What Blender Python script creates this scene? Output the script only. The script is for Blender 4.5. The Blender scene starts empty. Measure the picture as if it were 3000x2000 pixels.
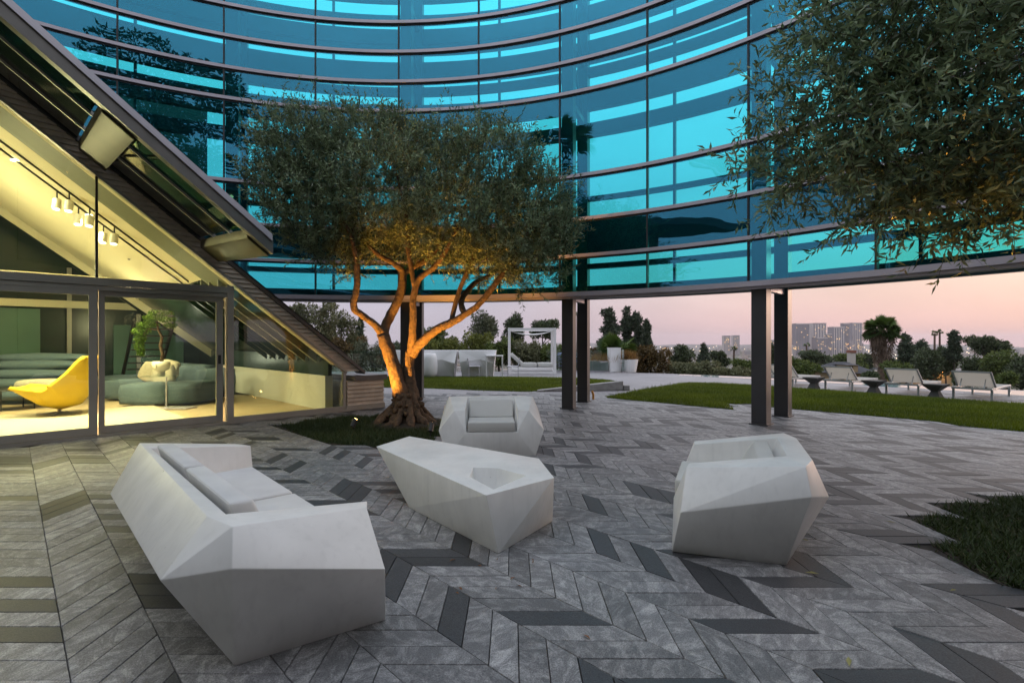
import bpy, bmesh, math, random
import numpy as np
from mathutils import Vector, Matrix

random.seed(7)
rng = np.random.default_rng(7)
R = math.radians
S = bpy.context.scene
COL = S.collection

# ------------------------------------------------------------------ camera
FPX, HC = 1470.0, 1.4                      # focal length in photo pixels (3000 wide), eye height
cam_d = bpy.data.cameras.new('camera')
cam_d.sensor_width = 36.0
cam_d.lens = 36.0 * FPX / 3000.0
cam_d.clip_start = 0.05
cam_d.clip_end = 60000
cam = bpy.data.objects.new('camera', cam_d)
cam.location = (0, 0, HC)
cam.rotation_euler = (R(90), 0, 0)
COL.objects.link(cam)
S.camera = cam

# ------------------------------------------------------------------ sky, sun, exposure
SUN_AZ, SUN_EL = R(62), R(7)               # azimuth to the right of the view axis, just above the horizon
W = bpy.data.worlds.new('World')
S.world = W
W.use_nodes = True
nt = W.node_tree
nt.nodes.clear()
def N(t, **kw):
    n = nt.nodes.new(t)
    for k, v in kw.items():
        setattr(n, k, v)
    return n
def L(a, b):
    nt.links.new(a, b)
tc = N('ShaderNodeTexCoord')
nrm = N('ShaderNodeVectorMath', operation='NORMALIZE'); L(tc.outputs['Generated'], nrm.inputs[0])
sep = N('ShaderNodeSeparateXYZ'); L(nrm.outputs[0], sep.inputs[0])
dot = N('ShaderNodeVectorMath', operation='DOT_PRODUCT'); L(nrm.outputs[0], dot.inputs[0])
dot.inputs[1].default_value = (math.sin(SUN_AZ), math.cos(SUN_AZ), 0)
az = N('ShaderNodeMapRange'); az.interpolation_type = 'SMOOTHSTEP'
L(dot.outputs['Value'], az.inputs['Value'])
az.inputs['From Min'].default_value = 0.35; az.inputs['From Max'].default_value = 1.05
def ramp(stops):
    r = N('ShaderNodeValToRGB')
    e = r.color_ramp.elements
    e[0].position, e[0].color = stops[0][0], (*stops[0][1], 1)
    e[1].position, e[1].color = stops[-1][0], (*stops[-1][1], 1)
    for p, c in stops[1:-1]:
        x = e.new(p); x.color = (*c, 1)
    L(sep.outputs['Z'], r.inputs[0])
    return r
r_away = ramp([(0.0, (.37, .335, .39)), (.05, (.41, .375, .44)), (.16, (.45, .44, .52)), (.36, (.52, .57, .65)), (.56, (.84, .88, .97)), (.78, (.92, .97, 1.08)), (1.0, (.80, .88, 1.04))])
r_sun = ramp([(0.0, (.60, .36, .36)), (.04, (.68, .43, .40)), (.12, (.76, .56, .45)), (.28, (.64, .58, .57)), (.56, (.84, .88, .97)), (.78, (.92, .97, 1.08)), (1.0, (.80, .88, 1.04))])
mx = N('ShaderNodeMix', data_type='RGBA'); L(az.outputs[0], mx.inputs['Factor']); L(r_away.outputs[0], mx.inputs['A']); L(r_sun.outputs[0], mx.inputs['B'])
# thin high cloud: slow, soft variation over the whole dome
cmap = N('ShaderNodeMapping'); L(nrm.outputs[0], cmap.inputs[0]); cmap.inputs['Scale'].default_value = (2.0, 2.0, 6.0)
cno = N('ShaderNodeTexNoise'); L(cmap.outputs[0], cno.inputs['Vector']); cno.inputs['Scale'].default_value = 1.6; cno.inputs['Detail'].default_value = 5
cr = N('ShaderNodeMapRange'); L(cno.outputs['Fac'], cr.inputs['Value']); cr.inputs['From Min'].default_value = .35; cr.inputs['From Max'].default_value = .7
cr.inputs['To Min'].default_value = .94; cr.inputs['To Max'].default_value = 1.1
cm = N('ShaderNodeVectorMath', operation='SCALE'); L(mx.outputs['Result'], cm.inputs[0]); L(cr.outputs[0], cm.inputs['Scale'])
sky = N('ShaderNodeTexSky', sky_type='NISHITA'); sky.sun_disc = False
sky.sun_elevation = SUN_EL; sky.sun_rotation = SUN_AZ; sky.dust_density = 2.0
b1 = N('ShaderNodeBackground'); L(sky.outputs[0], b1.inputs[0]); b1.inputs[1].default_value = 0.005
b2 = N('ShaderNodeBackground'); L(cm.outputs[0], b2.inputs[0]); b2.inputs[1].default_value = 0.85
ad = N('ShaderNodeAddShader'); L(b1.outputs[0], ad.inputs[0]); L(b2.outputs[0], ad.inputs[1])
wo = N('ShaderNodeOutputWorld'); L(ad.outputs[0], wo.inputs['Surface'])

sun_d = bpy.data.lights.new('sun', 'SUN')
sun_d.energy = 0.6; sun_d.angle = R(14); sun_d.color = (1.0, .66, .50)
sun = bpy.data.objects.new('sun', sun_d)
sdir = Vector((math.sin(SUN_AZ) * math.cos(SUN_EL), math.cos(SUN_AZ) * math.cos(SUN_EL), math.sin(SUN_EL)))
sun.rotation_euler = sdir.to_track_quat('Z', 'Y').to_euler()
sun.location = (30, 16, 12)
COL.objects.link(sun)

S.view_settings.view_transform = 'Standard'
S.view_settings.look = 'None'
S.view_settings.exposure = 0.62
S.view_settings.gamma = 1.0
S.render.engine = 'CYCLES'
S.cycles.use_denoising = True
S.cycles.max_bounces = 10
S.cycles.diffuse_bounces = 4
S.cycles.glossy_bounces = 5
S.cycles.transmission_bounces = 8
S.cycles.transparent_max_bounces = 24
S.cycles.volume_bounces = 2
S.cycles.caustics_reflective = False
S.cycles.caustics_refractive = False
S.cycles.sample_clamp_indirect = 6.0

# ------------------------------------------------------------------ material helpers
def newmat(name):
    m = bpy.data.materials.new(name)
    m.use_nodes = True
    return m, m.node_tree, m.node_tree.nodes['Principled BSDF']

def plain(name, col, rough=.6, metal=0.0, noise=0.0, nscale=8.0, bump=0.0, bscale=60.0, spec=None, col2=None, coord='Object'):
    """colour with a soft mottling between col and col2, optional fine relief"""
    m, t, p = newmat(name)
    p.inputs['Roughness'].default_value = rough
    p.inputs['Metallic'].default_value = metal
    if spec is not None:
        p.inputs['Specular IOR Level'].default_value = spec
    tcn = t.nodes.new('ShaderNodeTexCoord')
    if noise or col2:
        n = t.nodes.new('ShaderNodeTexNoise'); n.inputs['Scale'].default_value = nscale; n.inputs['Detail'].default_value = 6
        t.links.new(tcn.outputs[coord], n.inputs['Vector'])
        mxn = t.nodes.new('ShaderNodeMix'); mxn.data_type = 'RGBA'
        mr = t.nodes.new('ShaderNodeMapRange'); mr.inputs['From Min'].default_value = .3; mr.inputs['From Max'].default_value = .7
        t.links.new(n.outputs['Fac'], mr.inputs['Value']); t.links.new(mr.outputs[0], mxn.inputs['Factor'])
        c2 = col2 or tuple(c * (1 - noise) for c in col)
        mxn.inputs['A'].default_value = (*col, 1); mxn.inputs['B'].default_value = (*c2, 1)
        t.links.new(mxn.outputs['Result'], p.inputs['Base Color'])
    else:
        p.inputs['Base Color'].default_value = (*col, 1)
    if bump:
        n2 = t.nodes.new('ShaderNodeTexNoise'); n2.inputs['Scale'].default_value = bscale; n2.inputs['Detail'].default_value = 5
        t.links.new(tcn.outputs[coord], n2.inputs['Vector'])
        bn = t.nodes.new('ShaderNodeBump'); bn.inputs['Strength'].default_value = bump; bn.inputs['Distance'].default_value = .02
        t.links.new(n2.outputs['Fac'], bn.inputs['Height']); t.links.new(bn.outputs[0], p.inputs['Normal'])
    return m

def emit(name, col, strength):
    m, t, p = newmat(name)
    p.inputs['Base Color'].default_value = (*col, 1)
    p.inputs['Emission Color'].default_value = (*col, 1)
    p.inputs['Emission Strength'].default_value = strength
    return m

def glass(name, tint, refl=(1, 1, 1), f0=.06, boost=1.0, rough=0.0, wave=0.0):
    """thin pane: tinted see-through with a fresnel mirror reflection"""
    m, t, p = newmat(name)
    t.nodes.remove(p)
    out = t.nodes['Material Output']
    tr = t.nodes.new('ShaderNodeBsdfTransparent'); tr.inputs[0].default_value = (*tint, 1)
    gl = t.nodes.new('ShaderNodeBsdfGlossy'); gl.inputs['Color'].default_value = (*refl, 1); gl.inputs['Roughness'].default_value = rough
    fr = t.nodes.new('ShaderNodeFresnel'); fr.inputs['IOR'].default_value = 1.5
    mr = t.nodes.new('ShaderNodeMapRange')
    mr.inputs['From Min'].default_value = .04; mr.inputs['From Max'].default_value = 1
    mr.inputs['To Min'].default_value = f0; mr.inputs['To Max'].default_value = boost
    t.links.new(fr.outputs[0], mr.inputs['Value'])
    if wave:      # slight roller-wave in the toughened pane
        gg = t.nodes.new('ShaderNodeNewGeometry'); wn_ = t.nodes.new('ShaderNodeTexNoise'); wn_.inputs['Scale'].default_value = 1.1; wn_.inputs['Detail'].default_value = 1.5
        t.links.new(gg.outputs['Position'], wn_.inputs['Vector'])
        bp_ = t.nodes.new('ShaderNodeBump'); bp_.inputs['Strength'].default_value = wave; bp_.inputs['Distance'].default_value = .05
        t.links.new(wn_.outputs['Fac'], bp_.inputs['Height']); t.links.new(bp_.outputs[0], gl.inputs['Normal'])
    ms = t.nodes.new('ShaderNodeMixShader')
    t.links.new(mr.outputs[0], ms.inputs[0]); t.links.new(tr.outputs[0], ms.inputs[1]); t.links.new(gl.outputs[0], ms.inputs[2])
    t.links.new(ms.outputs[0], out.inputs['Surface'])
    return m

def leafmat(name, dark, light, rough=.5, transl=.25):
    """leaf colour runs from dark to light by the leaf's own random tint"""
    m, t, p = newmat(name)
    at_ = t.nodes.new('ShaderNodeAttribute'); at_.attribute_name = 'tint'
    mxn = t.nodes.new('ShaderNodeMix'); mxn.data_type = 'RGBA'
    mxn.inputs['A'].default_value = (*dark, 1); mxn.inputs['B'].default_value = (*light, 1)
    t.links.new(at_.outputs['Fac'], mxn.inputs['Factor'])
    t.links.new(mxn.outputs['Result'], p.inputs['Base Color'])
    p.inputs['Roughness'].default_value = rough
    tl = t.nodes.new('ShaderNodeBsdfTranslucent')
    t.links.new(mxn.outputs['Result'], tl.inputs['Color'])
    ms = t.nodes.new('ShaderNodeMixShader'); ms.inputs[0].default_value = transl
    t.links.new(p.outputs[0], ms.inputs[1]); t.links.new(tl.outputs[0], ms.inputs[2])
    t.links.new(ms.outputs[0], t.nodes['Material Output'].inputs['Surface'])
    return m

def stone(name, base, vein, amount):
    """granite paver: grain, streaky veins and a shift of its own from piece to piece"""
    m, t, p = newmat(name)
    nn = t.nodes.new; lk = t.links.new
    g = nn('ShaderNodeNewGeometry'); oi = nn('ShaderNodeObjectInfo')
    at_ = nn('ShaderNodeAttribute'); at_.attribute_name = 'piece'
    sm = nn('ShaderNodeMath'); sm.operation = 'ADD'; lk(oi.outputs['Random'], sm.inputs[0]); lk(at_.outputs['Fac'], sm.inputs[1])
    fr = nn('ShaderNodeMath'); fr.operation = 'FRACT'; lk(sm.outputs[0], fr.inputs[0])
    sc = nn('ShaderNodeVectorMath'); sc.operation = 'SCALE'; sc.inputs[0].default_value = (37, 61, 19); lk(sm.outputs[0], sc.inputs['Scale'])
    av = nn('ShaderNodeVectorMath'); lk(g.outputs['Position'], av.inputs[0]); lk(sc.outputs[0], av.inputs[1])
    rt = nn('ShaderNodeVectorRotate'); rt.rotation_type = 'Z_AXIS'
    ra = nn('ShaderNodeMath'); ra.operation = 'MULTIPLY'; ra.inputs[1].default_value = 9.0; lk(fr.outputs[0], ra.inputs[0])
    lk(av.outputs[0], rt.inputs['Vector']); lk(ra.outputs[0], rt.inputs['Angle'])
    st = nn('ShaderNodeMapping'); st.inputs['Scale'].default_value = (3.2, 6.0, 2.0); lk(rt.outputs[0], st.inputs[0])
    n1 = nn('ShaderNodeTexNoise'); n1.inputs['Scale'].default_value = 2.6; n1.inputs['Detail'].default_value = 10; n1.inputs['Roughness'].default_value = .74; n1.inputs['Distortion'].default_value = .7
    lk(st.outputs[0], n1.inputs['Vector'])
    m1 = nn('ShaderNodeMapRange'); m1.inputs['From Min'].default_value = .46; m1.inputs['From Max'].default_value = .80; lk(n1.outputs['Fac'], m1.inputs['Value'])
    m1.inputs['To Max'].default_value = amount
    n2 = nn('ShaderNodeTexNoise'); n2.inputs['Scale'].default_value = 170; n2.inputs['Detail'].default_value = 3; lk(av.outputs[0], n2.inputs['Vector'])
    mA = nn('ShaderNodeMix'); mA.data_type = 'RGBA'; mA.inputs['A'].default_value = (*base, 1); mA.inputs['B'].default_value = (*vein, 1); lk(m1.outputs[0], mA.inputs['Factor'])
    # grain and piece-to-piece value
    gr = nn('ShaderNodeMapRange'); gr.inputs['From Min'].default_value = .3; gr.inputs['From Max'].default_value = .7; gr.inputs['To Min'].default_value = .55; gr.inputs['To Max'].default_value = 1.45; lk(n2.outputs['Fac'], gr.inputs['Value'])
    pv = nn('ShaderNodeMapRange'); pv.inputs['To Min'].default_value = .74; pv.inputs['To Max'].default_value = 1.2; lk(fr.outputs[0], pv.inputs['Value'])
    # broad dirt over the whole court
    n3 = nn('ShaderNodeTexNoise'); n3.inputs['Scale'].default_value = .9; n3.inputs['Detail'].default_value = 5; lk(g.outputs['Position'], n3.inputs['Vector'])
    dv = nn('ShaderNodeMapRange'); dv.inputs['From Min'].default_value = .3; dv.inputs['From Max'].default_value = .7; dv.inputs['To Min'].default_value = .80; dv.inputs['To Max'].default_value = 1.1; lk(n3.outputs['Fac'], dv.inputs['Value'])
    k1 = nn('ShaderNodeMath'); k1.operation = 'MULTIPLY'; lk(gr.outputs[0], k1.inputs[0]); lk(pv.outputs[0], k1.inputs[1])
    k2 = nn('ShaderNodeMath'); k2.operation = 'MULTIPLY'; lk(k1.outputs[0], k2.inputs[0]); lk(dv.outputs[0], k2.inputs[1])
    fin = nn('ShaderNodeVectorMath'); fin.operation = 'SCALE'; lk(mA.outputs['Result'], fin.inputs[0]); lk(k2.outputs[0], fin.inputs['Scale'])
    lk(fin.outputs[0], p.inputs['Base Color'])
    p.inputs['Roughness'].default_value = .50
    bn = nn('ShaderNodeBump'); bn.inputs['Strength'].default_value = .25; bn.inputs['Distance'].default_value = .004
    lk(n2.outputs['Fac'], bn.inputs['Height']); lk(bn.outputs[0], p.inputs['Normal'])
    return m

def resin(name):
    """weathered white moulding: broad greying, faint runs and small dark specks"""
    m, t, p = newmat(name); nn = t.nodes.new; lk = t.links.new
    tcn = nn('ShaderNodeTexCoord')
    n1 = nn('ShaderNodeTexNoise'); n1.inputs['Scale'].default_value = 3.2; n1.inputs['Detail'].default_value = 8; lk(tcn.outputs['Object'], n1.inputs['Vector'])
    mp = nn('ShaderNodeMapping'); mp.inputs['Scale'].default_value = (26, 26, 2.2); lk(tcn.outputs['Object'], mp.inputs[0])
    n2 = nn('ShaderNodeTexNoise'); n2.inputs['Scale'].default_value = 1; n2.inputs['Detail'].default_value = 4; lk(mp.outputs[0], n2.inputs['Vector'])
    vo = nn('ShaderNodeTexVoronoi'); vo.inputs['Scale'].default_value = 9; lk(tcn.outputs['Object'], vo.inputs['Vector'])
    a = nn('ShaderNodeMapRange'); a.inputs['From Min'].default_value = .35; a.inputs['From Max'].default_value = .7; a.inputs['To Min'].default_value = 1.04; a.inputs['To Max'].default_value = .88; lk(n1.outputs['Fac'], a.inputs['Value'])
    b = nn('ShaderNodeMapRange'); b.inputs['From Min'].default_value = .52; b.inputs['From Max'].default_value = .78; b.inputs['To Min'].default_value = 1.0; b.inputs['To Max'].default_value = .92; lk(n2.outputs['Fac'], b.inputs['Value'])
    c = nn('ShaderNodeMapRange'); c.inputs['From Min'].default_value = .018; c.inputs['From Max'].default_value = .03; c.inputs['To Min'].default_value = .4; c.inputs['To Max'].default_value = 1.0; lk(vo.outputs['Distance'], c.inputs['Value'])
    k1 = nn('ShaderNodeMath'); k1.operation = 'MULTIPLY'; lk(a.outputs[0], k1.inputs[0]); lk(b.outputs[0], k1.inputs[1])
    k2 = nn('ShaderNodeMath'); k2.operation = 'MULTIPLY'; lk(k1.outputs[0], k2.inputs[0]); lk(c.outputs[0], k2.inputs[1])
    sc = nn('ShaderNodeVectorMath'); sc.operation = 'SCALE'; sc.inputs[0].default_value = (.765, .765, .745); lk(k2.outputs[0], sc.inputs['Scale'])
    lk(sc.outputs[0], p.inputs['Base Color'])
    r = nn('ShaderNodeMapRange'); r.inputs['To Min'].default_value = .36; r.inputs['To Max'].default_value = .58; lk(n1.outputs['Fac'], r.inputs['Value']); lk(r.outputs[0], p.inputs['Roughness'])
    bn = nn('ShaderNodeBump'); bn.inputs['Strength'].default_value = .05; bn.inputs['Distance'].default_value = .01; lk(n2.outputs['Fac'], bn.inputs['Height']); lk(bn.outputs[0], p.inputs['Normal'])
    return m
M = {}
M['stone_light'] = stone('granite_light', (.180, .178, .182), (.60, .59, .585), 1.0)
M['stone_dark'] = stone('granite_dark', (.052, .053, .057), (.085, .086, .09), .6)
M['joint'] = plain('joint_sand', (.05, .043, .036), .95, noise=.4, nscale=30)
M['terrace'] = stone('granite_terrace', (.24, .225, .235), (.36, .34, .35), .5)
M['white'] = resin('white_resin')
M['white_cushion'] = plain('white_cushion', (.66, .665, .66), .8, noise=.1, nscale=4, col2=(.56, .56, .56), bump=.06, bscale=90)
M['cushion_grey'] = plain('pale_cushion', (.60, .60, .575), .8, noise=.08, nscale=3, bump=.05, bscale=120)
M['white_paint'] = plain('white_paint', (.88, .86, .86), .45, noise=.05, nscale=2)
M['column'] = plain('column_paint', (.048, .048, .052), .42, noise=.2, nscale=3)
M['beam_dark'] = plain('beam_paint', (.03, .036, .042), .45, noise=.2, nscale=2)
M['transom'] = plain('transom_metal', (.50, .46, .51), .4, metal=.3, noise=.15, nscale=2)
M['mullion'] = plain('mullion_black', (.02, .02, .022), .5)
M['screen_glass'] = glass('blue_green_glass', (.29, .93, .965), refl=(.22, .64, .92), f0=.16, boost=1.0, wave=.10)
M['clear_glass'] = glass('clear_glass', (.88, .955, .90), f0=.05, boost=.9)
M['rail_glass'] = glass('rail_glass', (.86, .94, .92), f0=.05, boost=.9)
M['roof_glass'] = glass('roof_glass', (.04, .22, .19), refl=(.6, .9, .85), f0=.08, boost=.9)
M['frame'] = plain('door_frame_metal', (.36, .35, .31), .45, metal=.2, noise=.15, nscale=3)
M['rail_metal'] = plain('roof_rail_metal', (.16, .15, .14), .4, metal=.6, noise=.25, nscale=4)
M['brass'] = plain('bracket_bronze', (.075, .065, .03), .42, metal=.5, noise=.35, nscale=3)
M['dark_metal'] = plain('dark_metal', (.035, .035, .034), .45, metal=.4)
M['siding'] = plain('siding_boards', (.62, .55, .46), .7, noise=.3, nscale=5, bump=.1, bscale=30)
M['concrete'] = plain('concrete', (.42, .40, .385), .85, noise=.35, nscale=6, bump=.15, bscale=40)
M['soil'] = plain('soil', (.055, .042, .03), .95, noise=.5, nscale=12, bump=.4, bscale=40)
M['bark'] = plain('olive_bark', (.145, .095, .055), .9, col2=(.040, .028, .020), nscale=19, bump=1.0, bscale=30)
M['bark2'] = plain('tree_bark', (.085, .065, .05), .95, col2=(.04, .03, .025), nscale=10)
M['olive'] = leafmat('olive_leaves', (.046, .072, .026), (.33, .425, .235), .36, .36)
M['grass'] = leafmat('lawn_grass', (.040, .070, .002), (.20, .26, .008), .6, .3)
M['cover'] = leafmat('ground_cover', (.012, .026, .004), (.048, .078, .016), .6, .25)
M['turf'] = plain('turf_soil', (.030, .050, .010), .95, noise=.5, nscale=5)
M['gold'] = plain('yellow_upholstery', (.72, .48, .012), .75, noise=.12, nscale=4, bump=.1, bscale=200)
M['blue'] = plain('blue_upholstery', (.11, .165, .205), .85, noise=.3, nscale=40, bump=.2, bscale=160)
M['cream'] = plain('cream_cushion', (.62, .56, .42), .9, noise=.2, nscale=20, bump=.4, bscale=60)
M['plaster'] = plain('warm_plaster', (.78, .72, .52), .8, noise=.06, nscale=2)
M['inner_white'] = plain('inner_white', (.74, .74, .66), .7, noise=.06, nscale=2)
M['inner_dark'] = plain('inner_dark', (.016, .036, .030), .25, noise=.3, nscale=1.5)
M['wood'] = plain('oak_floor', (.52, .40, .24), .45, col2=(.42, .31, .18), nscale=3)
M['rug'] = plain('pale_rug', (.60, .53, .40), .95, noise=.15, nscale=30, bump=.3, bscale=80)
M['black'] = plain('black_paint', (.012, .012, .013), .45)
M['lamp_white'] = plain('lamp_white', (.78, .75, .62), .5)
M['lamp'] = emit('lamp_glow', (1.0, .86, .58), 5.0)
M['bonsai'] = leafmat('bonsai_leaves', (.05, .12, .010), (.15, .27, .025), .6, .3)
M['black_glass'] = plain('black_roof_glass', (.006, .012, .011), .06, noise=.2, nscale=2)
M['deep_teal'] = plain('deep_teal_wall', (.07, .16, .12), .5, noise=.2, nscale=1)
M['soffit'] = plain('grey_green_soffit', (.13, .15, .095), .6, noise=.1, nscale=2)
M['teal_wall'] = plain('pale_green_wall', (.42, .56, .44), .7, noise=.1, nscale=2)

# ------------------------------------------------------------------ geometry helpers
def at(px, py, z=0.0):
    """the place in the court seen at photo pixel px, py at height z"""
    Y = (HC - z) * FPX / (py - 1000.0)
    return Vector(((px - 1500.0) * Y / FPX, Y, z))
def atY(px, py, Y):
    return Vector(((px - 1500.0) * Y / FPX, Y, HC - (py - 1000.0) * Y / FPX))

def tagit(o, label=None, cat=None, group=None, kind=None):
    if label: o['label'] = label
    if cat: o['category'] = cat
    if group: o['group'] = group
    if kind: o['kind'] = kind
    return o

def thing(name, label, cat, loc=(0, 0, 0), rz=0.0, group=None):
    o = bpy.data.objects.new(name, None)
    o.empty_display_size = .2
    o.location = loc; o.rotation_euler = (0, 0, rz)
    COL.objects.link(o)
    return tagit(o, label, cat, group)

def link(name, me, mat, parent=None, local=False):
    o = bpy.data.objects.new(name, me)
    if mat is not None:
        for m_ in (mat if isinstance(mat, (list, tuple)) else [mat]):
            me.materials.append(m_)
    COL.objects.link(o)
    if parent is not None:
        o.parent = parent
        if not local and parent.type == 'EMPTY':
            o.matrix_parent_inverse = (Matrix.Translation(parent.location) @ parent.rotation_euler.to_matrix().to_4x4()).inverted()
    return o

class MB:
    def __init__(s):
        s.v = []; s.f = []; s.mi = []
    def add(s, verts, faces, mi=0):
        b = len(s.v)
        s.v += [tuple(v) for v in verts]
        s.f += [tuple(i + b for i in f) for f in faces]
        s.mi += [mi] * len(faces)
        return s
    def box(s, c, size, rz=0.0, mi=0, taper=1.0, tx=0.0, ty=0.0):
        cx, cy, cz = c; sx, sy, sz = (q / 2 for q in size)
        ca, sa = math.cos(rz), math.sin(rz)
        vs = []
        for dz, k, ox, oy in ((-sz, 1, 0, 0), (sz, taper, tx, ty)):
            for dx, dy in ((-1, -1), (1, -1), (1, 1), (-1, 1)):
                x, y = dx * sx * k + ox, dy * sy * k + oy
                vs.append((cx + x * ca - y * sa, cy + x * sa + y * ca, cz + dz))
        return s.add(vs, [(3, 2, 1, 0), (4, 5, 6, 7), (0, 1, 5, 4), (1, 2, 6, 5), (2, 3, 7, 6), (3, 0, 4, 7)], mi)
    def hexa(s, p, mi=0):
        """8 corners: four below, four above, same order"""
        return s.add(p, [(3, 2, 1, 0), (4, 5, 6, 7), (0, 1, 5, 4), (1, 2, 6, 5), (2, 3, 7, 6), (3, 0, 4, 7)], mi)
    def bar(s, a, b, w, h, up=(0, 0, 1), mi=0):
        a, b = Vector(a), Vector(b)
        d = (b - a).normalized(); u = Vector(up)
        if abs(d.dot(u)) > .98: u = Vector((1, 0, 0))
        x = d.cross(u).normalized(); y = x.cross(d).normalized()
        p = []
        for q in (a, b):
            p += [q - x * w / 2 - y * h / 2, q + x * w / 2 - y * h / 2, q + x * w / 2 + y * h / 2, q - x * w / 2 + y * h / 2]
        return s.hexa(p, mi)
    def tube(s, pts, rad, n=8, mi=0, wob=0.0, cap=True):
        pts = [Vector(p) for p in pts]
        rad = rad if isinstance(rad, (list, tuple)) else [rad] * len(pts)
        b = len(s.v); prev = None
        for i, p in enumerate(pts):
            d = (pts[min(i + 1, len(pts) - 1)] - pts[max(i - 1, 0)]).normalized()
            if prev is None:
                x = d.cross(Vector((0, 0, 1)))
                if x.length < .05: x = d.cross(Vector((0, 1, 0)))
            else:
                x = prev - d * prev.dot(d)
            x.normalize(); prev = x; y = d.cross(x)
            for k in range(n):
                a = 2 * math.pi * k / n
                rr = rad[i] * (1 + wob * (random.random() - .5))
                s.v.append(tuple(p + (x * math.cos(a) + y * math.sin(a)) * rr))
        fs = []
        for i in range(len(pts) - 1):
            for k in range(n):
                fs.append((b + i * n + k, b + i * n + (k + 1) % n, b + (i + 1) * n + (k + 1) % n, b + (i + 1) * n + k))
        if cap:
            fs.append(tuple(b + k for k in reversed(range(n))))
            fs.append(tuple(b + (len(pts) - 1) * n + k for k in range(n)))
        s.f += fs; s.mi += [mi] * len(fs)
        return s
    def lathe(s, c, prof, n=20, mi=0):
        c = Vector(c); b = len(s.v)
        for r_, z in prof:
            for k in range(n):
                a = 2 * math.pi * k / n
                s.v.append((c.x + r_ * math.cos(a), c.y + r_ * math.sin(a), c.z + z))
        fs = []
        for i in range(len(prof) - 1):
            for k in range(n):
                fs.append((b + i * n + k, b + i * n + (k + 1) % n, b + (i + 1) * n + (k + 1) % n, b + (i + 1) * n + k))
        fs.append(tuple(b + k for k in reversed(range(n))))
        fs.append(tuple(b + (len(prof) - 1) * n + k for k in range(n)))
        s.f += fs; s.mi += [mi] * len(fs)
        return s
    def mesh(s, name, smooth=False, bevel=0.0, seg=2, auto=False):
        me = bpy.data.meshes.new(name)
        me.from_pydata(s.v, [], s.f)
        me.polygons.foreach_set('material_index', s.mi)
        bm = bmesh.new(); bm.from_mesh(me)
        bmesh.ops.recalc_face_normals(bm, faces=bm.faces)
        if bevel:
            bmesh.ops.bevel(bm, geom=[e for e in bm.edges if e.is_manifold and e.calc_face_angle(0) > .12], offset=bevel, segments=seg, affect='EDGES', profile=.5, clamp_overlap=True)
        bm.to_mesh(me); bm.free()
        if smooth:
            me.polygons.foreach_set('use_smooth', [True] * len(me.polygons))
        elif bevel or auto:
            me.polygons.foreach_set('use_smooth', [True] * len(me.polygons))
            try:
                me.set_sharp_from_angle(angle=R(28))
            except Exception:
                pass
        me.update()
        return me
    def build(s, name, mat, parent=None, local=False, **kw):
        return link(name, s.mesh(name, **kw), mat, parent, local)

def quads(name, V, mat, parent=None, tint=None, nv=4, local=False):
    """V: (n, nv, 3) array of separate polygons; tint: one value each"""
    V = np.asarray(V, dtype=np.float32)
    n = V.shape[0]
    me = bpy.data.meshes.new(name)
    me.vertices.add(n * nv); me.vertices.foreach_set('co', V.reshape(-1))
    me.loops.add(n * nv); me.loops.foreach_set('vertex_index', np.arange(n * nv, dtype=np.int32))
    me.polygons.add(n)
    me.polygons.foreach_set('loop_start', np.arange(0, n * nv, nv, dtype=np.int32))
    me.polygons.foreach_set('loop_total', np.full(n, nv, dtype=np.int32))
    if tint is not None:
        a = me.attributes.new('tint', 'FLOAT', 'FACE')
        a.data.foreach_set('value', np.asarray(tint, dtype=np.float32))
    me.update(); me.validate()
    return link(name, me, mat, parent, local)

def unit(v):
    return v / np.maximum(np.linalg.norm(v, axis=-1, keepdims=True), 1e-9)

def leaf_quads(P, D, length, width, bend=.15):
    """diamond leaves from base P along D"""
    n = len(P)
    D = unit(D)
    rnd = unit(rng.normal(size=(n, 3)))
    side = unit(np.cross(D, rnd))
    nor = np.cross(side, D)
    length = np.broadcast_to(np.asarray(length).reshape(-1, 1), (n, 1)); width = np.broadcast_to(np.asarray(width).reshape(-1, 1), (n, 1))
    mid = P + D * length * .45 + nor * length * bend * .5
    tip = P + D * length - nor * length * bend
    return np.stack([P, mid + side * width / 2, tip, mid - side * width / 2], axis=1)

def inside(p, poly):
    x, y = p; c = False; j = len(poly) - 1
    for i in range(len(poly)):
        xi, yi = poly[i]; xj, yj = poly[j]
        if (yi > y) != (yj > y) and x < (xj - xi) * (y - yi) / (yj - yi) + xi:
            c = not c
        j = i
    return c

# ================================================================== GROUND
P0 = Vector((-6.77, 6.64, 0)); FE = Vector((.698, .716, 0)); FO = Vector((.716, -.698, 0))   # pavilion front: origin, along, outward
def F(s, d, z):
    p = P0 + FE * s + FO * d
    return Vector((p.x, p.y, z))
def s_of(px):
    k = (px - 1500.0) / FPX
    return (k * P0.y - P0.x) / (FE.x - k * FE.y)
def zr(s):
    return 4.58 - .781 * s                  # underside of the raking verge

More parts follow.
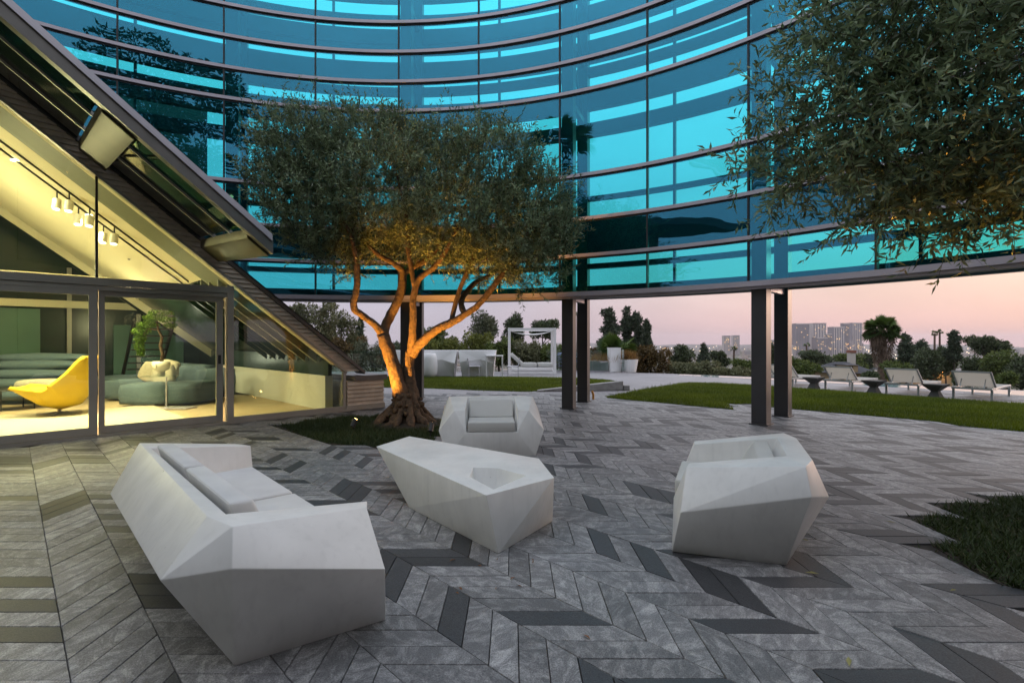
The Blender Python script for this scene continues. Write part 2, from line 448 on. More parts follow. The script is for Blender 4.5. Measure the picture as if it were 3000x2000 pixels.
def xy(pts):
    return [(at(a, b).x, at(a, b).y) for a, b in pts]
LAWN_R = xy([(1767, 1165), (1850, 1148), (1935, 1133), (2018, 1122), (2100, 1124), (2185, 1128), (2322, 1138), (2650, 1160), (3000, 1186), (3500, 1230), (3500, 1300), (3120, 1272), (3000, 1262), (2914, 1261), (2727, 1233), (2506, 1213), (2236, 1189), (2190, 1181), (2127, 1187), (2151, 1199), (1974, 1182), (1845, 1172)])
LAWN_L = xy([(960, 1104), (1300, 1104), (1540, 1106), (1700, 1109), (1775, 1113), (1810, 1119), (1700, 1133), (1575, 1145), (1545, 1147), (1400, 1143), (1260, 1137), (1100, 1134), (960, 1134)])
BED_T = xy([(821, 1244), (929, 1228), (1060, 1218), (1200, 1216), (1290, 1228), (1330, 1262), (1290, 1290), (1180, 1308), (1085, 1308), (1017, 1303), (909, 1288)])
BED_R = [(4.62 + 1.80 * math.cos(a), 3.02 + 1.48 * math.sin(a)) for a in [2 * math.pi * i / 20 for i in range(20)]]

def in_pavilion(x, y):
    v = Vector((x, y, 0)) - P0
    s, d = v.dot(FE), v.dot(FO)
    return d < .02 and s < 5.76

# terrain out to the horizon
def hill_z(r):
    return float(np.interp(r, [0, 21, 27, 60, 120, 250, 500, 900, 2000, 20000], [-.7, -.7, -1.8, -4.6, -12, -30, -64, -92, -100, -100]))
def build_terrain():
    rs = [0.5, 6, 12, 21, 27, 40, 60, 90, 120, 180, 250, 360, 500, 700, 900, 1400, 2000, 3000, 4500, 7000, 10500]
    n = 96; v = []; f = []
    for i, r_ in enumerate(rs):
        for k in range(n):
            a = 2 * math.pi * k / n
            x, y = r_ * math.sin(a), r_ * math.cos(a)
            z = hill_z(r_) if y > -20 or r_ < 60 else -.7
            if r_ > 30: z += rng.normal() * min(2.0, r_ * .004)
            v.append((x, y, z))
    for i in range(len(rs) - 1):
        for k in range(n):
            f.append((i * n + k, i * n + (k + 1) % n, (i + 1) * n + (k + 1) % n, (i + 1) * n + k))
    m = plain('hillside_scrub', (.055, .065, .035), .95, col2=(.10, .10, .07), nscale=.02, coord='Object')
    b = MB().add(v, f)
    o = b.build('hillside', m, smooth=True)
    tagit(o, kind='structure')
build_terrain()

# court slab (the joints between the pavers) and the paved terrace beyond
court = MB().add([(-30, -30, -.012), (30, -30, -.012), (30, 9, -.012), (18, 13.4, -.012), (-30, 13.4, -.012)], [(0, 1, 2, 3, 4)]).build('courtyard_paving', M['joint'])
tagit(court, kind='structure')
edge = [(-30, 23.2), (-3, 23.4), (3.5, 23.3), (6.6, 22.1), (9.5, 20.0), (12.2, 17.2), (14.75, 14.4), (18.5, 9.9), (21, 6)]
tv = [(-30, 13.2, -.006), (14.0, 13.2, -.006), (21, 5.8, -.006)] + [(x, y, -.006) for x, y in reversed(edge)]
tb = MB(); n_ = len(tv)
tb.add(tv + [(x, y, -.9) for x, y, z in tv], [tuple(range(n_))] + [(i, (i + 1) % n_, (i + 1) % n_ + n_, i + n_) for i in range(n_)])
terr = tb.build('terrace', M['terrace']); tagit(terr, kind='structure')

# chevron pavers: bands at 45 degrees, planks lie across the view in one band and along it in the next
BW, PW, GAP, C0_ = .455, .1305, .0036, .25
def paver_list():
    out = []
    for k in range(-22, 62):
        c0 = C0_ + BW * k; c1 = c0 + BW
        for i in range(-130, 130):
            if k % 2:
                y0 = i * PW + .03 * (k % 5)
                ctr = ((c0 + c1) / 2 - (y0 + PW / 2), y0 + PW / 2)
            else:
                x0 = i * PW + .04 * (k % 7)
                ctr = (x0 + PW / 2, (c0 + c1) / 2 - (x0 + PW / 2))
            x, y = ctr
            if y < -.6 or y > 13.6 or abs(x) > 1.08 * max(y, .8) + 2.6: continue
            if x + y * .9 > 27: continue
            if in_pavilion(x, y): continue
            if inside(ctr, LAWN_R) or inside(ctr, LAWN_L) or inside(ctr, BED_T) or inside(ctr, BED_R): continue
            out.append((k % 2, x, y, k, i))
    return out
def paver_shape(odd, top=0.0, bot=-.03):
    h, w, g = BW / 2, PW / 2, GAP / 2
    hb = h - g * 1.1
    if odd:
        q = [(-hb + w - g, -w + g), (hb + w - g, -w + g), (hb - w + g, w - g), (-hb - w + g, w - g)]
    else:
        q = [(-w + g, -hb + w - g), (w - g, -hb - w + g), (w - g, hb - w + g), (-w + g, hb + w - g)]
    ch = .004
    c = [sum(p[j] for p in q) / 4 for j in (0, 1)]
    t = [(p[0] + (c[0] - p[0]) * .012, p[1] + (c[1] - p[1]) * .03, top) if odd else (p[0] + (c[0] - p[0]) * .03, p[1] + (c[1] - p[1]) * .012, top) for p in q]
    v = [(x, y, bot) for x, y in q] + [(x, y, top - ch) for x, y in q] + t
    f = [(8, 9, 10, 11)]
    for a in range(4):
        b = (a + 1) % 4
        f += [(a, b, b + 4, a + 4), (a + 4, b + 4, b + 8, a + 8)]
    return v, f
pav = paver_list()
def screen_size(p):
    x, y = p[1], p[2]
    if abs(x) > 1.0 * y + .1 or y < 2.05: return 0
    return 1 / (y * y * y)
pav.sort(key=lambda p: -screen_size(p))
dark_seed = {}
def is_dark(p):
    # dark stones come singly and in short runs
    r_ = random.Random(p[3] * 7919 + p[4] * 104729)
    r2 = random.Random(p[3] * 31 + (p[4] // 2) * 17)
    return r_.random() < .13 or (r2.random() < .20 and r_.random() < .62)
pm = {}
for odd in (0, 1):
    for dk in (0, 1):
        v, f = paver_shape(odd)
        b = MB().add(v, f); me = b.mesh('paver'); me.materials.append(M['stone_dark' if dk else 'stone_light'])
        pm[odd, dk] = me
rest = {0: ([], [], []), 1: ([], [], [])}
for j, p in enumerate(pav):
    dk = int(is_dark(p)); dz = random.uniform(-.0015, .0015)
    if j < 300:
        o = bpy.data.objects.new('paver', pm[p[0], dk]); COL.objects.link(o)
        o.location = (p[1], p[2], dz); o.rotation_euler = (random.uniform(-.003, .003), random.uniform(-.003, .003), 0); o.parent = court
    else:
        v, f = paver_shape(p[0]); V, Fc, T = rest[dk]
        b = len(V)
        V += [(x + p[1], y + p[2], z + dz) for x, y, z in v]; Fc += [tuple(q + b for q in ff) for ff in f]; T += [random.random()] * len(f)
for dk in (0, 1):
    V, Fc, T = rest[dk]
    me = bpy.data.meshes.new('paver_field'); me.from_pydata(V, [], Fc)
    a = me.attributes.new('piece', 'FLOAT', 'FACE'); a.data.foreach_set('value', T)
    o = link('paver_field', me, M['stone_dark' if dk else 'stone_light'], court); o['kind'] = 'stuff'

# lawns and planted beds
def poly_slab(name, poly, z0, z1, mat, parent=None):
    n = len(poly); b = MB()
    b.add([(x, y, z0) for x, y in poly] + [(x, y, z1) for x, y in poly], [tuple(reversed(range(n))), tuple(range(n, 2 * n))] + [(i, (i + 1) % n, (i + 1) % n + n, i + n) for i in range(n)])
    return b.build(name, mat, parent)
def scatter(poly, n):
    xs = [p[0] for p in poly]; ys = [p[1] for p in poly]; out = []
    while len(out) < n:
        x, y = random.uniform(min(xs), max(xs)), random.uniform(min(ys), max(ys))
        if inside((x, y), poly): out.append((x, y))
    return np.array(out)
def edge_dist(P, poly):
    d = np.full(len(P), 1e9)
    for i in range(len(poly)):
        a = np.array(poly[i]); b = np.array(poly[(i + 1) % len(poly)]); ab = b - a
        t = np.clip(((P - a) @ ab) / max(ab @ ab, 1e-9), 0, 1)
        d = np.minimum(d, np.linalg.norm(P - (a + t[:, None] * ab), axis=1))
    return d
def open_cell(x, y, poly):
    k = math.floor((x + y - C0_) / BW); c = C0_ + BW * (k + .5)
    if k % 2:
        o_ = .03 * (k % 5); yc_ = (math.floor((y - o_) / PW) + .5) * PW + o_; q = (c - yc_, yc_)
    else:
        o_ = .04 * (k % 7); xc_ = (math.floor((x - o_) / PW) + .5) * PW + o_; q = (xc_, c - xc_)
    return inside(q, poly) or y > 13.6
def grass_on(name, poly, n, h, w, mat, label, mound, lean=.5, z0=-.01):
    P = scatter([(x * 1.0, y) for x, y in poly], n)
    P = np.concatenate([P, P[:n // 3] + rng.normal(size=(n // 3, 2)) * .15])
    P = np.array([p for p in P if open_cell(p[0], p[1], poly) and not in_pavilion(p[0], p[1])]); n = len(P); ed = edge_dist(P, poly)
    z = z0 + mound * np.clip(ed / .9, 0, 1) ** .6
    B = np.column_stack([P, z])
    a = rng.uniform(0, 2 * np.pi, n); side = np.column_stack([np.cos(a), np.sin(a), np.zeros(n)])
    patch = .5 + .5 * np.sin(P[:, 0] * 1.9 + np.sin(P[:, 1] * 1.3) * 2) * np.sin(P[:, 1] * 2.3 + P[:, 0])
    hh = h * rng.uniform(.55, 1.2, n) * (.8 + .4 * patch)
    dirv = np.column_stack([rng.normal(0, lean, n), rng.normal(0, lean, n), np.ones(n)])
    tip = B + unit(dirv) * hh[:, None]
    V = np.stack([B - side * w / 2, B + side * w / 2, tip], axis=1)
    tint = np.clip(rng.beta(2, 2.2, n) * .7 + patch * .35, 0, 1)
    o = quads(name, V, mat, None, tint, 3)
    tagit(o, label, 'grass', kind='stuff')
def mound_mesh(name, poly, mound, mat):
    # a low dome over the polygon: rings shrunk towards the middle
    cx = sum(p[0] for p in poly) / len(poly); cy = sum(p[1] for p in poly) / len(poly)
    n = len(poly); b = MB(); rings = [(1.0, -.01), (1.0, .015), (.93, .02 + mound * .55), (.8, .015 + mound * .9), (.4, .015 + mound)]
    v = []
    for k, z in rings:
        v += [(cx + (x - cx) * k, cy + (y - cy) * k, z) for x, y in poly]
    f = [tuple(range((len(rings) - 1) * n, len(rings) * n))]
    for i in range(len(rings) - 1):
        for k in range(n):
            f.append((i * n + k, i * n + (k + 1) % n, (i + 1) * n + (k + 1) % n, (i + 1) * n + k))
    return b.add(v, f).build(name, mat)
for nm, poly, cnt, lab in (('lawn', LAWN_R, 90000, 'short bright green grass of the wide lawn behind the columns'), ('lawn', LAWN_L, 52000, 'short green grass of the lawn in front of the white bar')):
    o = poly_slab(nm, poly, -.03, -.003, M['turf']); tagit(o, kind='structure')
    grass_on('grass', poly, cnt, .075, .014, M['grass'], lab, .03)
for poly, cnt, lab in ((BED_T, 26000, 'dark low ground cover around the foot of the olive tree'), (BED_R, 30000, 'dark shaggy ground cover in the zigzag bed by the near edge')):
    o = poly_slab('planting_bed', poly, -.03, -.006, M['soil']); tagit(o, kind='structure')
    grass_on('ground_cover', poly, cnt, .075, .012, M['cover'], lab, .01, lean=1.1)

# pool along the terrace edge
pool = xy([(1985, 1099), (2200, 1109.5), (2500, 1126), (2800, 1145), (3060, 1163), (3060, 1148), (2800, 1135), (2500, 1119.5), (2200, 1105), (1985, 1095.5)])
wm, wt, wp = newmat('pool_water')
wp.inputs['Base Color'].default_value = (.30, .42, .44, 1); wp.inputs['Roughness'].default_value = .03; wp.inputs['Specular IOR Level'].default_value = 1.0
wn = wt.nodes.new('ShaderNodeTexNoise'); wn.inputs['Scale'].default_value = 9
wb = wt.nodes.new('ShaderNodeBump'); wb.inputs['Strength'].default_value = .05; wt.links.new(wn.outputs['Fac'], wb.inputs['Height']); wt.links.new(wb.outputs[0], wp.inputs['Normal'])
o = poly_slab('pool_water', pool, -.05, .004, wm); tagit(o, kind='structure')

# ================================================================== CURVED GLASS SCREEN
CX, CY, RG, PH0, DPH = -2.62, 1.43, 9.66, -.359, .371
def ring(r_, a, z):
    return (CX + r_ * math.sin(a), CY + r_ * math.cos(a), z)
def ak(k):
    return PH0 + DPH * k
LEV = [2.37, 3.144, 3.887, 4.772, 6.48, 7.124, 7.779, 8.431, 9.085, 9.74, 10.4]
KA, KB = -2.0, 5.0
def roof_at(x, y):
    """top of the pavilion roof below a point, so that the screen stops on it"""
    v = Vector((x, y, 0)) - P0
    s_, d_ = v.dot(FE), v.dot(FO)
    return zr(s_) + .425 if (-9.7 < d_ < .05 and s_ < 5.0) else -9.0
def arc(mb, r0, r1, z0, z1, a0, a1, n):
    v = []; f = []; cut = []
    for i in range(n + 1):
        a = a0 + (a1 - a0) * i / n
        p = ring((r0 + r1) / 2, a, 0)
        lo = max(z0, roof_at(p[0], p[1])); cut.append(lo >= z1 - .001); lo = min(lo, z1 - .001)
        v += [ring(r0, a, lo), ring(r1, a, lo), ring(r1, a, z1), ring(r0, a, z1)]
    for i in range(n):
        if cut[i] and cut[i + 1]: continue
        b = 4 * i
        for q in range(4):
            f.append((b + q, b + (q + 1) % 4, b + 4 + (q + 1) % 4, b + 4 + q))
    if not f: return mb
    if not cut[0]: f.append((0, 1, 2, 3))
    if not cut[n]: f.append((4 * n + 3, 4 * n + 2, 4 * n + 1, 4 * n))
    used = sorted({q for ff in f for q in ff}); mp = {q: i for i, q in enumerate(used)}
    mb.add([v[q] for q in used], [tuple(mp[q] for q in ff) for ff in f]); return mb
screen = thing('curved_glass_screen', 'tall curved blue green glass wall standing on paired dark steel columns', 'glass wall', ring(RG, ak(1.5), 0))
for lv, z in enumerate(LEV):
    b = MB()
    if lv == 0:
        arc(b, RG - .12, RG - .02, z - .055, z + .035, ak(KA), ak(KB), 90)
    else:
        arc(b, RG - .055, RG + .02, z - .032, z + .032, ak(KA), ak(KB), 90)
    t_ = b.build('transom', M['transom'], screen)
    b = MB()
    if lv:   # dark gasket under the rail
        arc(b, RG - .02, RG + .05, z - .062, z - .034, ak(KA), ak(KB), 90)
        b.build('gasket', M['mullion'], t_)
    else:    # edge channel behind the lip and its darker web
        arc(b, RG - .018, RG + .30, z - .085, z + .03, ak(KA), ak(KB), 90)
        b.build('edge_channel', M['column'], t_)
        b = MB(); arc(b, RG - .05, RG - .019, z - .10, z - .057, ak(KA), ak(KB), 90)
        b.build('drip_lip', M['transom'], t_)
n_half = int((KB - KA) * 2)
for i in range(n_half):
    a0, a1 = ak(KA + i * .5), ak(KA + (i + 1) * .5)
    for lv in range(len(LEV) - 1):
        b = MB()
        w = .012 / RG
        bow = random.uniform(-.004, .004)
        arc(b, RG - .006 + bow, RG + .006 + bow, LEV[lv] + (.036 if lv == 0 else .033), LEV[lv + 1] - .064, a0 + w, a1 - w, 14)
        if b.f: b.build('glass_pane', M['screen_glass'], screen, auto=True)
for i in range(n_half + 1):
    a = ak(KA + i * .5)
    b = MB()
    arc(b, RG - .03, RG + .07, LEV[0] + .04, LEV[-1], a - .0014, a + .0014, 1)
    if b.f: b.build('mullion', M['mullion'], screen)
RR = RG + 1.45
REAR = [(2.37, 2.68), (3.08, 3.19), (3.43, 4.20), (4.65, 4.74), (6.13, 6.43), (6.75, 7.11), (7.16, 7.27), (7.53, 7.71), (7.85, 8.33), (8.56, 8.74), (8.79, 9.15), (9.34, 9.5), (9.86, 10.5)]
for z0, z1 in REAR:
    b = MB(); arc(b, RR - .06, RR + .10, z0, z1, ak(KA), ak(KB), 70)
    b.build('rear_beam', M['beam_dark'], screen)
for k in range(-2, 6):
    for rr, nm in ((RG + .20, 'column'), (RR + .02, 'rear_column')):
        a = ak(k) + .14 / rr
        c = ring(rr, a, 5.25)
        zb = max(0.0, roof_at(c[0], c[1]))
        if zb > 10: continue
        b = MB().box((c[0], c[1], (zb + 10.5) / 2), (.24, .26, 10.5 - zb), rz=-a)
        cl_ = b.build(nm, M['column'], screen, bevel=.008, seg=1)
        if zb == 0: MB().box(ring(rr, a, .008), (.30, .32, .02), rz=-a).build('base_plate', M['column'], cl_)
    a = ak(k) + .014
    zf = max(roof_at(*ring(RG + .33, a, 0)[:2]), roof_at(*ring(RR, a, 0)[:2]))
    for z in (2.33, 3.9, 6.45, 7.76, 9.1):     # radial ties between the two rings
        if z < zf + .1: continue
        b = MB().bar(ring(RG + .33, a, z), ring(RR - .12, a, z), .10, .12)
        b.build('tie_beam', M['transom' if z < 3 else 'column'], screen)
    for z0, z1 in ((6.5, 7.75), (7.8, 9.05)):
        if z0 < zf + .1: continue
        b = MB().bar(ring(RG + .33, a, z1), ring(RR - .12, a, z0), .05, .05)
        b.build('brace', M['column'], screen)
for k in range(-2, 5):
    a = ak(k + .5) + .012
    b = MB(); arc(b, RR - .03, RR + .05, 2.69, 10.4, a - .0024, a + .0024, 1)
    if b.f: b.build('rear_mullion', M['mullion'], screen)

# ================================================================== SLOPING PAVILION
pv = thing('glass_pavilion', 'wedge shaped pavilion with steep raking roof, sliding glass doors and lit interior', 'building', P0)
SA = -7.0                                     # the pavilion goes on beyond the frame on this side
def slab(s0, s1, d0, d1, z0, z1, name, mat, parent=pv, **kw):
    return MB().hexa([F(s0, d0, z0), F(s1, d0, z0), F(s1, d1, z0), F(s0, d1, z0), F(s0, d0, z1), F(s1, d0, z1), F(s1, d1, z1), F(s0, d1, z1)]).build(name, mat, parent, **kw)
def rake(s0, s1, d0, d1, o0, o1, name, mat, parent=pv, tilt=0.0, **kw):
    """a strip parallel to the raking verge, o0..o1 above it; tilt drops it outwards"""
    def q(s, d, o): return F(s, d, zr(s) + o - tilt * max(d, 0))
    return MB().hexa([q(s0, d0, o0), q(s1, d0, o0), q(s1, d1, o0), q(s0, d1, o0), q(s0, d0, o1), q(s1, d0, o1), q(s1, d1, o1), q(s0, d1, o1)]).build(name, mat, parent, **kw)
sL, sJ, sD, sP0, sP1, sE = s_of(0), s_of(285), s_of(632), s_of(655), s_of(682), s_of(1012)
TZ0, TZ1 = 2.13, 2.33                          # transom over the doors
slab(SA, 4.9, -9.6, -.06, -.06, -.006, 'floor', M['wood'])
# threshold, jambs, door leaves
slab(SA, sE + .02, -.09, .05, -.02, .035, 'threshold', M['frame'])
slab(SA, sP1 - .0, -.08, .06, TZ0 + .09, TZ1, 'door_head', M['frame'])
slab(SA, sP1 - .0, -.05, .035, TZ0 + .02, TZ0 + .085, 'door_track', M['frame'])
def leaf(s0, s1, dd, nm='sliding_door', st=.07):
    d = thing_part = slab(s0, s0 + st, dd - .025, dd + .025, .04, TZ0 + .02, nm, M['frame'])
    slab(s1 - st * 1.4, s1, dd - .0255, dd + .0255, .04, TZ0 + .02, 'door_stile', M['frame'], d)
    slab(s0 + st, s1 - st * 1.4, dd - .024, dd + .024, .04, .15, 'bottom_rail', M['frame'], d)
    slab(s0 + st, s1 - st * 1.4, dd - .024, dd + .024, TZ0 - .06, TZ0 + .02, 'top_rail', M['frame'], d)
    slab(s0 + st, s1 - st * 1.4, dd - .006, dd + .006, .15, TZ0 - .06, 'pane', M['clear_glass'], d)
    return d
leaf(sL - 1.6, sJ, .005)
dr = leaf(sJ + .02, sP0, -.055)
slab(sP0 - .075, sP0 - .035, -.03, -.015, 1.02, 1.17, 'door_pull', M['black'], dr)
leaf(SA, sL - 1.64, -.055)
slab(sP1 - .10, sP1, -.08, .06, .036, TZ1 + .02, 'post', M['frame'])
# lower glazed triangle
def tri_pane(name, pts, d, mat, th=.012):
    n = len(pts)
    b = MB().add([F(s, d - th / 2, z) for s, z in pts] + [F(s, d + th / 2, z) for s, z in pts], [tuple(range(n)), tuple(range(n, 2 * n))] + [(i, (i + 1) % n, (i + 1) % n + n, i + n) for i in range(n)])
    return b.build(name, mat, pv)
tri_pane('pane', [(sP1, .10), (sE - .05, .10), (sE - .05, zr(sE) + .0), (sP1, min(zr(sP1), 9))], -.01, M['clear_glass'])
slab(sP1, sE, -.04, .03, .036, .10, 'sill_rail', M['frame'])
slab(sE - .06, sE, -.04, .03, .10, zr(sE) + .02, 'end_stile', M['frame'])
# upper glazing over the doors, in two panes
sM = s_of(283)
s_hit = (4.58 - TZ1) / .781
tri_pane('pane', [(SA, TZ1), (sM - .015, TZ1), (sM - .015, zr(sM)), (SA, zr(SA))], -.01, M['clear_glass'])
tri_pane('pane', [(sM + .015, TZ1), (s_hit - .02, TZ1), (sM + .015, zr(sM))], -.01, M['clear_glass'])
slab(sM - .015, sM + .015, -.05, .02, TZ1, zr(sM) + .02, 'upper_mullion', M['black'])
# raking verge: metal frame, lapped siding, dark beam and cap
rake(SA, sE + .02, -.06, .04, .0, .05, 'verge_frame', M['frame'])
zc = .80
while zc < 6.2:                                # level lapped boards in the raking band
    z1 = zc + .072
    lo0, hi0 = (4.63 - zc) / .781, (4.85 - zc) / .781
    lo1, hi1 = (4.63 - z1) / .781, (4.85 - z1) / .781
    lo0, lo1 = min(lo0, sE + .02), min(lo1, sE + .02)
    MB().hexa([F(lo0, -.03, zc), F(hi0, -.03, zc), F(hi0, .046, zc), F(lo0, .046, zc), F(lo1, -.03, z1), F(hi1, -.03, z1), F(hi1, .014, z1), F(lo1, .014, z1)]).build('siding_board', M['siding'], pv)
    zc += .077
rake(SA, 2.62, -.05, .10, .272, .36, 'eave_beam', M['dark_metal'])
rake(2.62, 5.28, -.30, .07, .272, .34, 'verge_cap', M['rail_metal'])
# low end block in level boards
for i in range(6):
    z0 = .10 + i * .082
    MB().hexa([F(sE + .025, -.9, z0), F(5.74, -.9, z0), F(5.74, .05, z0), F(sE + .025, .05, z0), F(sE + .025, -.9, z0 + .078), F(5.74, -.9, z0 + .078), F(5.74, .012, z0 + .078), F(sE + .025, .012, z0 + .078)]).build('siding_board', M['siding'], pv)
slab(sE + .0, 5.76, -.9, .045, -.01, .10, 'plinth', M['frame'])
slab(5.05, 5.80, -.95, .07, .595, .70, 'block_cap', M['rail_metal'])
# roof body
rake(SA, 4.95, -9.6, -.05, .28, .42, 'roof', M['dark_metal'])
# overhanging glazed verge
TL = .075; DO = 2.35; SB = 2.58
for s0, s1 in ((.78, 1.08), (2.30, SB - .01), (-1.2, -.9), (-3.2, -2.9)):
    rake(s0, s1, .06, DO - .05, .16, .30, 'roof_bracket', M['brass'], tilt=TL, bevel=.01, seg=1)
rake(SA, SB, DO - .06, DO + .07, .20, .42, 'outer_rail', M['rail_metal'], tilt=TL)
rake(SA, SB - .02, DO + .072, DO + .10, .36, .45, 'rail_flashing', M['transom'], tilt=TL)
for d in (.80, 1.58):
    rake(SA, SB - .05, d - .02, d + .02, .27, .33, 'roof_bar', M['frame'], tilt=TL)
rake(SB - .06, SB, .06, DO - .06, .245, .33, 'end_bar', M['transom'], tilt=TL)
for s0, s1 in ((SA, -3.2), (-2.9, -1.2), (-.9, .78), (1.08, 2.30)):
    rake(s0 + .02, s1 - .02, 1.60, DO - .07, .305, .317, 'roof_pane', M['roof_glass'], tilt=TL)
    rake(s0 + .02, s1 - .02, .82, 1.56, .305, .325, 'roof_panel', M['black_glass'], tilt=TL)
    rake(s0 + .02, s1 - .02, .10, .78, .305, .325, 'roof_panel', M['black_glass'], tilt=TL)

# ---- interior shell
rake(SA, 4.7, -.26, -.065, .02, .16, 'lit_trim', M['plaster'])
for d in (-.75, -1.3, -1.85, -2.4, -2.95, -3.5):
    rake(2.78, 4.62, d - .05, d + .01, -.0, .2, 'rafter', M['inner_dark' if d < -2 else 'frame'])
rake(SA, 2.9, -1.5, -.28, .12, .20, 'soffit_panel', M['soffit'])
rake(SA, 2.75, -8.2, -1.52, .17, .22, 'ceiling', M['plaster'])
for i, d in enumerate((-8.3, -8.8)):
    rake(SA, 4.7, d - .07, d + .02, -.02, .22, 'rafter', M['plaster' if i % 2 == 0 else 'inner_dark'])
    rake(SA, 4.7, d - .35, d - .09, .20, .24, 'roof_light', M['inner_dark'])
rake(-.2, 2.7, -2.42, -2.39, .13, .165, 'light_track', M['dark_metal'])
rake(-.2, 2.7, -2.92, -2.89, .13, .165, 'light_track', M['dark_metal'])
rake(2.78, 4.66, -8.2, -.34, .20, .23, 'roof_light', M['inner_dark'])
slab(4.62, 4.78, -7.2, -.35, -.006, .70, 'low_wall', M['inner_white'])
slab(4.66, 4.74, -9.6, -.30, .702, 1.13, 'knee_panel', M['inner_dark'])
slab(4.64, 4.76, -9.6, -7.22, -.006, .70, 'knee_panel', M['inner_dark'])
slab(SA, 4.9, -9.75, -9.62, -.1, 9.5, 'rear_wall', M['inner_dark'])
slab(SA - .1, SA - .0, -9.7, -.1, -.1, 9.9, 'side_wall', M['inner_dark'])
slab(-2.2, .8, -9.60, -9.56, .0, 2.3, 'wall_panel', M['deep_teal'])
slab(2.4, 4.2, -9.60, -9.56, 0, 1.9, 'wall_panel', M['deep_teal'])
for s in (-5.6, -4.2, -2.4, -.6, 1.4, 3.0):
    slab(s - .05, s + .05, -9.55, -9.45, 0, min(zr(s) + .0, 6), 'rear_post', M['frame'])
slab(SA, 3.6, -9.5, -9.40, 2.35, 2.55, 'rear_head', M['plaster'])
slab(SA, 1.9, -6.9, -6.5, 2.75, 3.0, 'bulkhead', M['plaster'])
# stair by the rear wall
for i in range(9):
    slab(2.55, 3.35, -8.9 + i * .22, -8.70 + i * .22, .2 + .19 * i, .24 + .19 * i, 'stair_tread', M['black'])
for s in (2.5, 3.38):
    MB().bar(F(s, -9.0, .15), F(s, -6.9, 1.95), .05, .16).build('stair_string', M['black'], pv)

def lamp(kind, name, loc, energy, col, target=None, size=.1, spot=None, blend=.5):
    d = bpy.data.lights.new(name, kind); d.energy = energy; d.color = col
    if kind == 'SPOT':
        d.spot_size = R(spot or 60); d.spot_blend = blend; d.shadow_soft_size = size
    elif kind == 'POINT':
        d.shadow_soft_size = size
    elif kind == 'AREA':
        d.size = size
    o = bpy.data.objects.new(name, d); o.location = loc
    if target is not None:
        o.rotation_euler = (Vector(loc) - Vector(target)).to_track_quat('Z', 'Y').to_euler()
    COL.objects.link(o)
    return o
WARM = (1.0, .80, .44)
# track spots: heads on the two tracks, each throws light down into the room
def s_at(px, d):
    k = (px - 1500.0) / FPX
    return (k * 6.64 - k * .698 * d + 6.77 - .716 * d) / (.698 - .716 * k)
for j, (px, d) in enumerate(((203, -2.4), (263, -2.4), (335, -2.4), (167, -2.9), (230, -2.9), (303, -2.9))):
    s = s_at(px, d)
    base = F(s, d, zr(s) + .13); aim = (FO * .25 + FE * -.1 + Vector((0, 0, -1))).normalized()
    t = thing('track_spotlight', None, 'spotlight', base, group='white track spotlights under the sloping ceiling')
    t['label'] = ('white cylinder spotlight on the %s track, %s down the slope' % ('front' if d > -2.6 else 'rear', ('first', 'second', 'third')[j % 3]))
    h0 = base + Vector((0, 0, -.16))
    MB().tube([base + Vector((0, 0, .0)), h0], .012, 8).build('stem', M['dark_metal'], t)
    MB().tube([h0 - aim * .02, h0 + aim * .17], .065, 16).build('lamp_head', M['lamp_white'], t, smooth=False)
    MB().tube([h0 + aim * .1702, h0 + aim * .174], .052, 16).build('lens', M['lamp'], t)
    lamp('SPOT', 'track_spot_light', h0 + aim * .19, 190, WARM, h0 + aim * 3, .06, 110, .8)
# recessed ceiling downlights further in
for j, (s, d) in enumerate(((-1.6, -1.7), (-.7, -1.9), (-2.4, -2.6), (.2, -2.9), (-3.4, -2.2), (1.2, -2.9))):
    p = F(s, d, zr(s) + .155)
    n = Vector((0, 0, -1))
    o = MB().tube([p, p + Vector((0, 0, -.015))], .075, 16).build('downlight', M['lamp'])
    tagit(o, 'round glowing recessed downlight, %s up the sloping pavilion ceiling' % ('third', 'fourth', 'fifth', 'second lowest, behind the tracks,', 'highest', 'lowest')[j], 'ceiling light', 'recessed downlights in the pavilion ceiling')
    lamp('SPOT', 'downlight_light', p + Vector((0, 0, -.05)), 270, WARM, p + Vector((0, 0, -3)), .08, 140, .9)
# bare fill points added to brighten the room and stair, no fixtures
lamp('POINT', 'room_fill', F(-1.5, -4.5, 2.9), 300, WARM, size=.25)
lamp('POINT', 'room_fill', F(2.3, -5.6, 1.9), 60, WARM, size=.2)
lamp('POINT', 'stair_fill', F(3.0, -8.0, .9), 14, (1.0, .92, .7), size=.2)

# ---- things in the room
rug = MB().hexa([F(-3.6, -3.9, -.004), F(2.35, -3.9, -.004), F(2.35, -.95, -.004), F(-3.6, -.95, -.004), F(-3.6, -3.9, .014), F(2.35, -3.9, .014), F(2.35, -.95, .014), F(-3.6, -.95, .014)]).build('rug', M['rug'])
tagit(rug, 'large pale rug under the yellow chair and blue sofa', 'rug')

